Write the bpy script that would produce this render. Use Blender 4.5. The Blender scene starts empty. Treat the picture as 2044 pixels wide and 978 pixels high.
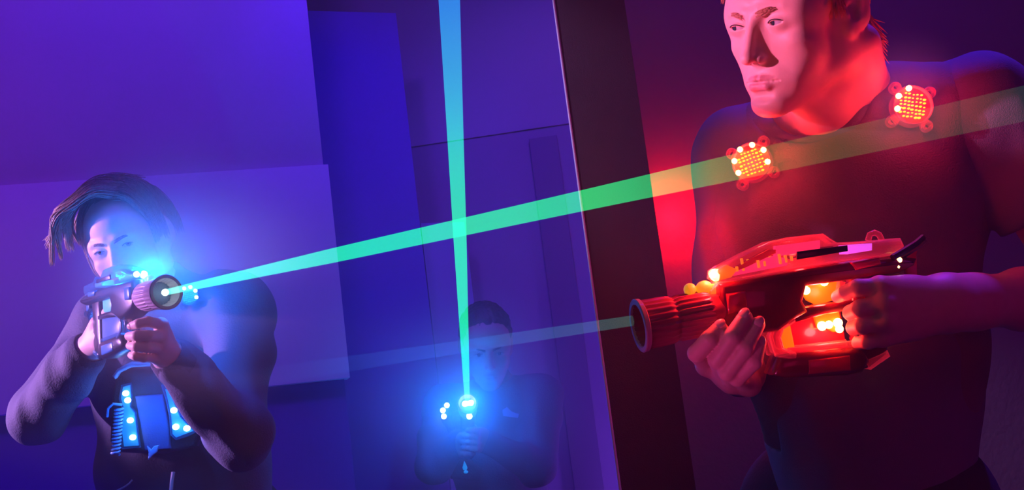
import bpy, bmesh, math, random
import numpy as np
from mathutils import Vector, Matrix
random.seed(4); np.random.seed(4)
S = bpy.context.scene
COL = S.collection
rad = math.radians

# ------------------------------------------------------------------ camera, world, exposure, large lights
F = 2467.0                                   # focal length in pixels of the 2044 x 978 frame
PITCH, ROLL, CAMH = rad(9.5), rad(7.2), 1.0
fw = Vector((0, math.cos(PITCH), math.sin(PITCH)))
r0 = Vector((1, 0, 0)); u0 = Vector((0, -math.sin(PITCH), math.cos(PITCH)))
CR = math.cos(ROLL) * r0 - math.sin(ROLL) * u0
CU = math.sin(ROLL) * r0 + math.cos(ROLL) * u0
CAM = Vector((0, 0, CAMH))
cam = bpy.data.objects.new('camera', bpy.data.cameras.new('camera'))
COL.objects.link(cam)
cam.matrix_world = Matrix(((CR.x, CU.x, -fw.x, 0), (CR.y, CU.y, -fw.y, 0), (CR.z, CU.z, -fw.z, CAMH), (0, 0, 0, 1)))
cam.data.sensor_width = 36; cam.data.sensor_fit = 'HORIZONTAL'
cam.data.lens = 36 * F / 2044
cam.data.clip_start = 0.02
S.camera = cam

def P(px, py, d):
    """world point seen at pixel (px, py) at depth d along the optical axis"""
    return CAM + fw * d + CR * ((px - 1022) / F * d) + CU * ((489 - py) / F * d)

S.view_settings.view_transform = 'Standard'
S.view_settings.look = 'None'
S.view_settings.gamma = 1
S.view_settings.use_curve_mapping = False
S.view_settings.exposure = 0.0
w = bpy.data.worlds.new('dark_room'); S.world = w; w.use_nodes = True
w.node_tree.nodes['Background'].inputs[0].default_value = (0.010, 0.002, 0.09, 1)
w.node_tree.nodes['Background'].inputs[1].default_value = 0.14

def aim(o, target):
    d = (Vector(target) - o.location).normalized()
    o.rotation_euler = d.to_track_quat('-Z', 'Y').to_euler()

def light(kind, name, loc, energy, color, size=0.1, target=None, spot=None, parent=None, blend=0.5, sizey=None, spread=None):
    L = bpy.data.lights.new(name, kind); o = bpy.data.objects.new(name, L); COL.objects.link(o)
    L.energy = energy; L.color = color; o.location = loc
    if kind == 'AREA':
        L.size = size
        if sizey: L.shape = 'RECTANGLE'; L.size_y = sizey
        if spread: L.spread = spread
    else: L.shadow_soft_size = size
    if kind == 'SPOT': L.spot_size = spot; L.spot_blend = blend
    if target is not None: aim(o, target)
    return o

# ultraviolet wash of the arena on the far walls, from fittings above the frame
light('SPOT', 'blacklight_wash', (-0.5, 2.0, 3.2), 74, (0.18, 0.030, 1.0), 0.12, (-1.15, 3.9, 1.5), rad(112), blend=0.8)
light('SPOT', 'blacklight_wash_low', (0.5, 3.0, 3.1), 75, (0.20, 0.045, 1.0), 0.1, (0.35, 4.7, 1.3), rad(80), blend=0.8)
light('SPOT', 'magenta_wash', (-2.7, 1.9, 2.9), 54, (0.66, 0.05, 0.45), 0.15, (-1.9, 3.3, 1.9), rad(70), blend=1.0)
light('AREA', 'blue_ceiling_fill', (-0.5, 2.7, 3.22), 26, (0.03, 0.003, 1.0), 1.6, (-0.5, 4.2, 0.6))  # unseen soft fill added to lift the blue shadows
light('SPOT', 'blue_recess_fill', (-0.1, 2.9, 3.1), 60, (0.05, 0.004, 1.0), 0.08, (-0.42, 4.2, 1.7), rad(62), blend=1.0)  # fill added to brighten the dark recess
light('AREA', 'blue_floor_fill', (-1.35, 2.75, 0.12), 9, (0.03, 0.004, 1.0), 0.5, (-1.75, 3.2, 0.75))  # low unseen fill added to light the partition base
light('POINT', 'violet_rear_lamp', (0.80, 4.15, 0.75), 26, (0.24, 0.05, 1.0), 0.06)
light('SPOT', 'blue_rear_fill', (0.75, 1.7, 3.1), 16, (0.16, 0.01, 1.0), 0.05, P(1420, 60, 2.36), rad(70), blend=1.0)  # added to tint the wall behind the right player blue
light('SPOT', 'edge_band_fill', (-1.2, 1.42, 2.7), 150, (0.62, 0.34, 1.0), 0.03, P(1128, 190, 2.0), rad(14), blend=0.9)  # unseen light added to brighten the partition's pale edge
# violet lamp by the left wall: lights the left player's face, hair and sleeve
light('SPOT', 'violet_key', (-3.1, 2.22, 1.80), 900, (0.70, 0.32, 1.0), 0.03, (-1.04, 2.42, 1.37), rad(16), blend=0.5)
# pink lamp further left and nearer: lights the right player's face and hand
light('SPOT', 'pink_key', (-1.30, 1.12, 1.72), 240, (1.0, 0.20, 0.56), 0.02, (0.37, 1.48, 1.55), rad(13), blend=0.5)
light('SPOT', 'magenta_floor_spot', (-0.90, 0.80, 0.42), 30, (1.0, 0.08, 0.50), 0.03, P(1440, 715, 1.42), rad(6.5), blend=0.8)
# blue lamp above and behind the right player: rim on shoulders
light('SPOT', 'blue_rim', (1.00, 1.98, 2.8), 120, (0.12, 0.022, 1.0), 0.05, (0.70, 1.68, 1.4), rad(46), blend=0.9)
light('AREA', 'violet_fill', (1.9, 0.3, 1.9), 2.0, (0.45, 0.012, 0.55), 0.6, (0.6, 1.5, 1.2))
light('AREA', 'red_fill', (0.9, 0.1, 0.9), 1.0, (1.0, 0.01, 0.16), 0.5, (0.35, 1.8, 1.2))

# ------------------------------------------------------------------ materials
def mat(name, color=(0.5, 0.5, 0.5), rough=0.5, metal=0.0, emit=None, es=0.0, bump=0.0, bscale=60.0, var=0.0, vscale=8.0, trans=0.0, ior=1.45, sss=0.0, coat=0.0, stretch=None):
    m = bpy.data.materials.new(name); m.use_nodes = True
    nt = m.node_tree; b = nt.nodes['Principled BSDF']
    b.inputs['Base Color'].default_value = (*color, 1)
    b.inputs['Roughness'].default_value = rough; b.inputs['Metallic'].default_value = metal
    b.inputs['IOR'].default_value = ior
    b.inputs['Transmission Weight'].default_value = trans
    b.inputs['Coat Weight'].default_value = coat
    if sss:
        b.inputs['Subsurface Weight'].default_value = sss
        b.inputs['Subsurface Radius'].default_value = (0.009, 0.004, 0.0025)
        b.inputs['Subsurface Scale'].default_value = 1.0
    if emit: b.inputs['Emission Color'].default_value = (*emit, 1); b.inputs['Emission Strength'].default_value = es
    tc = nt.nodes.new('ShaderNodeTexCoord')
    src = tc.outputs['Object']
    if stretch:
        mp = nt.nodes.new('ShaderNodeMapping'); mp.inputs['Scale'].default_value = stretch
        nt.links.new(src, mp.inputs[0]); src = mp.outputs[0]
    if var:
        n = nt.nodes.new('ShaderNodeTexNoise'); n.inputs['Scale'].default_value = vscale; n.inputs['Detail'].default_value = 4
        nt.links.new(src, n.inputs['Vector'])
        r = nt.nodes.new('ShaderNodeMixRGB'); r.blend_type = 'MIX'
        r.inputs[1].default_value = (*[c * (1 - var) for c in color], 1)
        r.inputs[2].default_value = (*[min(1, c * (1 + var)) for c in color], 1)
        nt.links.new(n.outputs['Fac'], r.inputs[0]); nt.links.new(r.outputs[0], b.inputs['Base Color'])
    if bump:
        n = nt.nodes.new('ShaderNodeTexNoise'); n.inputs['Scale'].default_value = bscale; n.inputs['Detail'].default_value = 3
        nt.links.new(src, n.inputs['Vector'])
        bp = nt.nodes.new('ShaderNodeBump'); bp.inputs['Strength'].default_value = bump; bp.inputs['Distance'].default_value = 0.004
        nt.links.new(n.outputs['Fac'], bp.inputs['Height']); nt.links.new(bp.outputs[0], b.inputs['Normal'])
    return m

def glow(name, color, strength, sample=True):
    m = bpy.data.materials.new(name); m.use_nodes = True
    nt = m.node_tree; nt.nodes.clear()
    e = nt.nodes.new('ShaderNodeEmission'); o = nt.nodes.new('ShaderNodeOutputMaterial')
    e.inputs[0].default_value = (*color, 1); e.inputs[1].default_value = strength
    nt.links.new(e.outputs[0], o.inputs[0])
    if not sample: m.cycles.emission_sampling = 'NONE'
    return m

def clear_plastic(name, color, rough=0.1, opacity=0.3, lit=None):
    """thin moulded clear plastic: partly see-through, partly glossy, tinted"""
    m = bpy.data.materials.new(name); m.use_nodes = True
    nt = m.node_tree; b = nt.nodes['Principled BSDF']; o = nt.nodes['Material Output']
    b.inputs['Base Color'].default_value = (*color, 1); b.inputs['Roughness'].default_value = rough
    b.inputs['Coat Weight'].default_value = 0.5; b.inputs['Coat Roughness'].default_value = 0.05
    if lit: b.inputs['Emission Color'].default_value = (*lit[:3], 1); b.inputs['Emission Strength'].default_value = lit[3]      # emission put in to imitate light from the lamps inside
    t = nt.nodes.new('ShaderNodeBsdfTransparent'); t.inputs[0].default_value = (*[0.55 + 0.45 * c for c in color], 1)
    lw = nt.nodes.new('ShaderNodeLayerWeight'); lw.inputs[0].default_value = 0.35
    ma = nt.nodes.new('ShaderNodeMath'); ma.operation = 'MULTIPLY_ADD'; ma.use_clamp = True
    ma.inputs[1].default_value = 0.6; ma.inputs[2].default_value = opacity
    nt.links.new(lw.outputs['Facing'], ma.inputs[0])
    mx = nt.nodes.new('ShaderNodeMixShader')
    nt.links.new(ma.outputs[0], mx.inputs[0]); nt.links.new(t.outputs[0], mx.inputs[1]); nt.links.new(b.outputs[0], mx.inputs[2])
    nt.links.new(mx.outputs[0], o.inputs[0])
    return m

def skin(name, tone, lip, sss=0.25):
    m = mat(name, tone, 0.48, bump=0.05, bscale=420, sss=sss)
    nt = m.node_tree; b = nt.nodes['Principled BSDF']
    n = nt.nodes.new('ShaderNodeTexNoise'); n.inputs['Scale'].default_value = 90; n.inputs['Detail'].default_value = 4
    tc = nt.nodes.new('ShaderNodeTexCoord'); nt.links.new(tc.outputs['Object'], n.inputs['Vector'])
    r = nt.nodes.new('ShaderNodeMixRGB'); r.inputs[1].default_value = (*[c * 0.9 for c in tone], 1); r.inputs[2].default_value = (*[min(1, c * 1.08) for c in tone], 1)
    nt.links.new(n.outputs['Fac'], r.inputs[0])
    at = nt.nodes.new('ShaderNodeAttribute'); at.attribute_name = 'lip'
    r2 = nt.nodes.new('ShaderNodeMixRGB'); r2.inputs[2].default_value = (*lip, 1)
    nt.links.new(at.outputs['Fac'], r2.inputs[0]); nt.links.new(r.outputs[0], r2.inputs[1])
    nt.links.new(r2.outputs[0], b.inputs['Base Color'])
    return m

# ------------------------------------------------------------------ objects and tagging
def link(o, parent=None):
    COL.objects.link(o)
    if parent is not None:
        o.parent = parent
        o.matrix_parent_inverse = world_of(parent).inverted()
    return o

_W = {}
def world_of(o):
    m = Matrix.LocRotScale(o.location, o.rotation_euler.to_quaternion() if o.rotation_mode != 'QUATERNION' else o.rotation_quaternion, o.scale)
    if o.parent is not None: m = world_of(o.parent) @ o.matrix_parent_inverse @ m
    return m

def thing(name, label, cat, loc=(0, 0, 0), group=None):
    o = bpy.data.objects.new(name, None); o.empty_display_size = 0.05; o.location = loc; COL.objects.link(o)
    return tag(o, label, cat, group)

def tag(o, label, cat, group=None, kind=None):
    if label: o['label'] = label
    if cat: o['category'] = cat
    if group: o['group'] = group
    if kind: o['kind'] = kind
    return o

def obj_from(name, me, mats, parent=None, smooth=True):
    o = bpy.data.objects.new(name, me)
    for m in (mats if isinstance(mats, (list, tuple)) else [mats]): me.materials.append(m)
    if smooth: me.polygons.foreach_set('use_smooth', [True] * len(me.polygons))
    return link(o, parent)

def raw_mesh(name, verts, faces):
    me = bpy.data.meshes.new(name); me.from_pydata([tuple(v) for v in verts], [], faces); me.update()
    return me

class MB:
    """collects primitive shapes into one mesh; positions are passed through matrix m"""
    def __init__(s, m=None): s.v = []; s.f = []; s.mi = []; s.m = m or Matrix(); s.cur = 0
    def add(s, vs, fs):
        k = len(s.v); s.v += [s.m @ Vector(v) for v in vs]; s.f += [[k + i for i in f] for f in fs]; s.mi += [s.cur] * len(fs); return s
    def box(s, c, d, rot=None, bev=0.0):
        bm = bmesh.new(); bmesh.ops.create_cube(bm, size=1)
        for v in bm.verts: v.co = Vector((v.co.x * d[0], v.co.y * d[1], v.co.z * d[2]))
        if bev: bmesh.ops.bevel(bm, geom=bm.edges[:], offset=bev, segments=2, affect='EDGES', profile=0.7)
        M = Matrix.Translation(c) @ (rot.to_4x4() if rot is not None else Matrix())
        bm.verts.index_update()
        vs = [M @ v.co for v in bm.verts]; fs = [[v.index for v in f.verts] for f in bm.faces]; bm.free()
        return s.add(vs, fs)
    def lathe(s, prof, a, b, n=32, caps=True, ribs=0, ribd=0.0, ribrange=None):
        """profile [(t, r)] revolved about the axis a->b; t in metres from a"""
        a = Vector(a); ax = (Vector(b) - a).normalized(); q = ax.to_track_quat('Z', 'Y')
        vs = []; fs = []
        for i, (t, r) in enumerate(prof):
            for j in range(n):
                an = 2 * math.pi * j / n; rr = r
                if ribs and ribrange and ribrange[0] <= t <= ribrange[1]:
                    rr = r - ribd * (0.5 + 0.5 * math.tanh(3 * math.cos(ribs * an)))
                vs.append(a + ax * t + q @ Vector((rr * math.cos(an), rr * math.sin(an), 0)))
        for i in range(len(prof) - 1):
            for j in range(n): fs.append([i * n + j, i * n + (j + 1) % n, (i + 1) * n + (j + 1) % n, (i + 1) * n + j])
        if caps: fs.append(list(range(n))[::-1]); fs.append([(len(prof) - 1) * n + j for j in range(n)])
        return s.add(vs, fs)
    def tube(s, pts, r, n=8, closed=False):
        pts = [Vector(p) for p in pts]; N = len(pts)
        rs = r if isinstance(r, (list, tuple)) else [r] * N
        vs = []; fs = []; up = None
        for i, p in enumerate(pts):
            if closed: t = pts[(i + 1) % N] - pts[i - 1]
            else: t = pts[min(i + 1, N - 1)] - pts[max(i - 1, 0)]
            t.normalize()
            if up is None: up = t.orthogonal().normalized()
            up = (up - t * up.dot(t))
            up = up.normalized() if up.length > 1e-6 else t.orthogonal().normalized()
            bi = t.cross(up)
            for j in range(n):
                an = 2 * math.pi * j / n; vs.append(p + (up * math.cos(an) + bi * math.sin(an)) * rs[i])
        R = N if closed else N - 1
        for i in range(R):
            for j in range(n):
                k = (i + 1) % N; fs.append([i * n + j, i * n + (j + 1) % n, k * n + (j + 1) % n, k * n + j])
        if not closed: fs.append(list(range(n))[::-1]); fs.append([(N - 1) * n + j for j in range(n)])
        return s.add(vs, fs)
    def ball(s, c, r, n=16, sc=(1, 1, 1), rot=None):
        vs = [Vector((0, 0, 1))]; fs = []; m = n // 2
        for i in range(1, m):
            th = math.pi * i / m
            for j in range(n):
                an = 2 * math.pi * j / n; vs.append(Vector((math.sin(th) * math.cos(an), math.sin(th) * math.sin(an), math.cos(th))))
        vs.append(Vector((0, 0, -1)))
        for j in range(n): fs.append([0, 1 + j, 1 + (j + 1) % n])
        for i in range(m - 2):
            for j in range(n): fs.append([1 + i * n + j, 1 + (i + 1) * n + j, 1 + (i + 1) * n + (j + 1) % n, 1 + i * n + (j + 1) % n])
        k = 1 + (m - 2) * n; L = len(vs) - 1
        for j in range(n): fs.append([k + j, L, k + (j + 1) % n])
        out = []
        for v in vs:
            q = Vector((v.x * r * sc[0], v.y * r * sc[1], v.z * r * sc[2]))
            if rot is not None: q = rot @ q
            out.append(q + Vector(c))
        return s.add(out, fs)
    def prism(s, poly, y0, y1, bev=0.0, taper=None):
        """polygon of (x, z) extruded along y from y0 to y1, with rounded edges"""
        n = len(poly)
        area = sum(poly[i][0] * poly[(i + 1) % n][1] - poly[(i + 1) % n][0] * poly[i][1] for i in range(n))
        if area < 0: poly = poly[::-1]
        c = (sum(p[0] for p in poly) / n, sum(p[1] for p in poly) / n)
        def inset(d):
            out = []
            for i in range(n):
                p = Vector(poly[i]); a = (p - Vector(poly[i - 1])).normalized(); b = (Vector(poly[(i + 1) % n]) - p).normalized()
                na = Vector((-a.y, a.x)); nb = Vector((-b.y, b.x)); h = (na + nb)
                h = h / max(0.35, h.length_squared / 2) / 1.0 if h.length > 1e-6 else na
                out.append(p + h * d * 0.5 * 1.0)
            return out
        yl = [(y0, bev), (y0 + bev * 0.3, bev * 0.35), (y0 + bev, 0), (y1 - bev, 0), (y1 - bev * 0.3, bev * 0.35), (y1, bev)] if bev else [(y0, 0), (y1, 0)]
        vs = []; fs = []
        for y, d in yl:
            vs += [(p[0], y, p[1]) for p in (inset(d * 2) if d else poly)]
        L = len(yl)
        for i in range(L - 1):
            for j in range(n): fs.append([i * n + j, (i + 1) * n + j, (i + 1) * n + (j + 1) % n, i * n + (j + 1) % n])
        fs.append(list(range(n))); fs.append([(L - 1) * n + j for j in range(n)][::-1])
        return s.add(vs, fs)
    def mesh(s, name):
        me = raw_mesh(name, s.v, s.f)
        if any(s.mi): me.polygons.foreach_set('material_index', s.mi)
        bm = bmesh.new(); bm.from_mesh(me); bmesh.ops.recalc_face_normals(bm, faces=bm.faces[:]); bm.to_mesh(me); bm.free()
        return me
    def build(s, name, mats, parent=None, smooth=True, angle=40):
        me = s.mesh(name)
        o = obj_from(name, me, mats, parent, smooth)
        if smooth and angle: 
            try: me.set_sharp_from_angle(angle=rad(angle))
            except Exception: pass
        return o

# ------------------------------------------------------------------ implicit surfaces: bodies, heads, clothes
class Field:
    def __init__(s, xs, ys, zs):
        s.c = [np.asarray(a, np.float32) for a in (xs, ys, zs)]
        s.a = np.full([len(a) for a in s.c], 0.2, np.float32)
    def block(s, lo, hi):
        sl = tuple(slice(max(0, np.searchsorted(c, l) - 1), np.searchsorted(c, h) + 1) for c, l, h in zip(s.c, lo, hi))
        return sl, s.c[0][sl[0]][:, None, None], s.c[1][sl[1]][None, :, None], s.c[2][sl[2]][None, None, :]
    def put(s, prims, k=0.01, ki=None, sub=False):
        """smooth union (or subtraction) of a chain of prims"""
        if not isinstance(prims, list): prims = [prims]
        lo = np.min([p.lo for p in prims], 0) - max(k, 0.006) - 0.008; hi = np.max([p.hi for p in prims], 0) + max(k, 0.006) + 0.008
        sl, X, Y, Z = s.block(lo, hi)
        if 0 in s.a[sl].shape: return s
        d = None
        for p in prims:
            e = p(X, Y, Z).astype(np.float32)
            d = e if d is None else smin(d, e, ki if ki else k)
        s.a[sl] = -smin(-s.a[sl], d, k) if sub else smin(s.a[sl], d, k)
        return s
    def mesh(s, name, smooth_it=0):
        v, q = surface_nets(s.a, *s.c)
        if smooth_it: v = relax(v, q, smooth_it)
        me = bpy.data.meshes.new(name)
        me.vertices.add(len(v)); me.vertices.foreach_set('co', v.astype(np.float32).ravel())
        me.loops.add(q.size); me.loops.foreach_set('vertex_index', q.astype(np.int32).ravel())
        me.polygons.add(len(q)); me.polygons.foreach_set('loop_start', np.arange(0, q.size, 4, dtype=np.int32))
        me.update(calc_edges=True); me.validate()
        return me, v

def smin(a, b, k):
    if k <= 0: return np.minimum(a, b)
    h = np.maximum(k - np.abs(a - b), 0) / k
    return np.minimum(a, b) - h * h * k * 0.25

def relax(v, q, it):
    n = len(v)
    e = np.concatenate([q[:, [0, 1]], q[:, [1, 2]], q[:, [2, 3]], q[:, [3, 0]]])
    e = np.concatenate([e, e[:, ::-1]])
    cnt = np.bincount(e[:, 0], minlength=n)[:, None]
    for lam in [0.5, -0.52] * it:
        acc = np.stack([np.bincount(e[:, 0], weights=v[e[:, 1], c], minlength=n) for c in range(3)], 1)
        v = v + lam * (acc / np.maximum(cnt, 1) - v)
    return v

def surface_nets(a, xs, ys, zs):
    ins = a < 0
    nx, ny, nz = a.shape
    cnt = np.zeros((nx - 1, ny - 1, nz - 1), np.uint8)
    for i in (0, 1):
        for j in (0, 1):
            for k in (0, 1): cnt += ins[i:nx - 1 + i, j:ny - 1 + j, k:nz - 1 + k]
    act = np.nonzero((cnt > 0) & (cnt < 8)); del cnt
    I, J, K = act
    vals = {}
    for i in (0, 1):
        for j in (0, 1):
            for k in (0, 1): vals[i, j, k] = a[I + i, J + j, K + k]
    acc = np.zeros((len(I), 3)); num = np.zeros(len(I))
    for ax in range(3):
        for u in (0, 1):
            for w_ in (0, 1):
                p = [u, w_]; p.insert(ax, 0); q = list(p); q[ax] = 1
                va, vb = vals[tuple(p)], vals[tuple(q)]
                m = (va < 0) != (vb < 0)
                t = np.where(m, va / np.where(m, va - vb, 1), 0)
                for c in range(3): acc[:, c] += np.where(m, t if c == ax else p[c], 0)
                num += m
    fr = acc / num[:, None]
    idx = (I, J, K); cs = (xs, ys, zs)
    v = np.stack([cs[c][idx[c]] + fr[:, c] * (cs[c][idx[c] + 1] - cs[c][idx[c]]) for c in range(3)], 1)
    st = ((ny - 1) * (nz - 1), nz - 1, 1)
    flat = I * st[0] + J * st[1] + K
    quads = []
    for ax in range(3):
        o1, o2 = (ax + 1) % 3, (ax + 2) % 3
        p0 = vals[0, 0, 0]; q = [0, 0, 0]; q[ax] = 1; p1 = vals[tuple(q)]
        m = ((p0 < 0) != (p1 < 0)) & (idx[o1] > 0) & (idx[o2] > 0)
        b = flat[m]
        c4 = np.stack([b, b - st[o1], b - st[o1] - st[o2], b - st[o2]], 1)
        n = np.searchsorted(flat, c4)
        flip = (p0[m] >= 0)
        n[flip] = n[flip][:, ::-1]
        quads.append(n)
    return v, np.concatenate(quads)

def axis(*segs):
    out = []
    for lo, hi, st in segs:
        n = max(1, int(round((hi - lo) / st))); out.append(np.linspace(lo, hi, n, endpoint=False))
    out.append(np.array([segs[-1][1]]))
    return np.concatenate(out)

class Cone:
    """capsule from a to b whose radius runs from ra to rb"""
    def __init__(s, a, b, ra, rb=None):
        s.a = np.array(a, float); s.b = np.array(b, float); s.ra = ra; s.rb = ra if rb is None else rb
        m = max(s.ra, s.rb); s.lo = np.minimum(s.a, s.b) - m; s.hi = np.maximum(s.a, s.b) + m
    def __call__(s, X, Y, Z):
        ba = s.b - s.a; L = ba @ ba + 1e-12
        x = X - np.float32(s.a[0]); y = Y - np.float32(s.a[1]); z = Z - np.float32(s.a[2])
        t = np.clip((x * ba[0] + y * ba[1] + z * ba[2]) / L, 0, 1).astype(np.float32)
        return np.sqrt((x - t * ba[0]) ** 2 + (y - t * ba[1]) ** 2 + (z - t * ba[2]) ** 2) - (s.ra + (s.rb - s.ra) * t)

class Ell:
    """ellipsoid with centre c, radii r and axes given by the columns of R"""
    def __init__(s, c, r, R=None):
        s.c = np.array(c, float); s.r = np.array(r, float); s.R = np.eye(3) if R is None else np.array(R, float)
        e = np.sqrt(((s.R * s.r) ** 2).sum(1)); s.lo = s.c - e; s.hi = s.c + e
    def loc(s, X, Y, Z):
        x = X - np.float32(s.c[0]); y = Y - np.float32(s.c[1]); z = Z - np.float32(s.c[2]); R = s.R
        return [x * R[0, i] + y * R[1, i] + z * R[2, i] for i in range(3)]
    def __call__(s, X, Y, Z):
        l = s.loc(X, Y, Z); r = s.r
        k0 = np.sqrt((l[0] / r[0]) ** 2 + (l[1] / r[1]) ** 2 + (l[2] / r[2]) ** 2)
        k1 = np.sqrt((l[0] / r[0] ** 2) ** 2 + (l[1] / r[1] ** 2) ** 2 + (l[2] / r[2] ** 2) ** 2)
        return k0 * (k0 - 1) / np.maximum(k1, 1e-6)

class Slab(Ell):
    """rounded box, half sizes r, edge radius e"""
    def __init__(s, c, r, R=None, e=0.01):
        Ell.__init__(s, c, r, R); s.e = e
        q = np.abs(s.R) @ s.r; s.lo = s.c - q; s.hi = s.c + q
    def __call__(s, X, Y, Z):
        l = s.loc(X, Y, Z); q = [np.abs(l[i]) - (s.r[i] - s.e) for i in range(3)]
        o = np.sqrt(sum(np.maximum(a, 0) ** 2 for a in q)) + np.minimum(np.maximum(q[0], np.maximum(q[1], q[2])), 0)
        return o - s.e

class Wob:
    """any prim with soft folds worked into its surface"""
    def __init__(s, p, amp, freq, ph=0.0, dirs=None):
        s.p = p; s.amp = amp; s.f = freq; s.ph = ph; s.lo = p.lo - amp * 2; s.hi = p.hi + amp * 2
        s.d = dirs or [(1, 0.3, 0.5), (-0.4, 0.8, 1.2), (0.7, -1.0, 0.3)]
    def __call__(s, X, Y, Z):
        d = s.p(X, Y, Z); n = 0
        for i, q in enumerate(s.d):
            a = s.f * (1 + 0.37 * i) * (q[0] * X + q[1] * Y + q[2] * Z) + s.ph + 1.7 * i
            n = n + np.sin(a + 1.3 * np.sin(0.6 * a + X * s.f * 0.8 - Z * s.f * 0.5)) / (1 + 0.5 * i)
        return d + s.amp * n * 0.5

def xf(T, p):
    return np.array(T @ Vector(p))

def lid_line(s_, op, dz=0.0, r=0.0139, n=9):
    out = []
    for i in range(n):
        u = -1 + 2 * i / (n - 1); x = 0.0128 * u; z = (0.0050 * op) * (1 - u * u) + 0.0006 * u * s_ + dz
        out.append((0.031 * s_ + x, -0.0715 - math.sqrt(max(1e-6, r * r - x * x * 0.9 - z * z)), -0.0018 + z))
    return out

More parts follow.
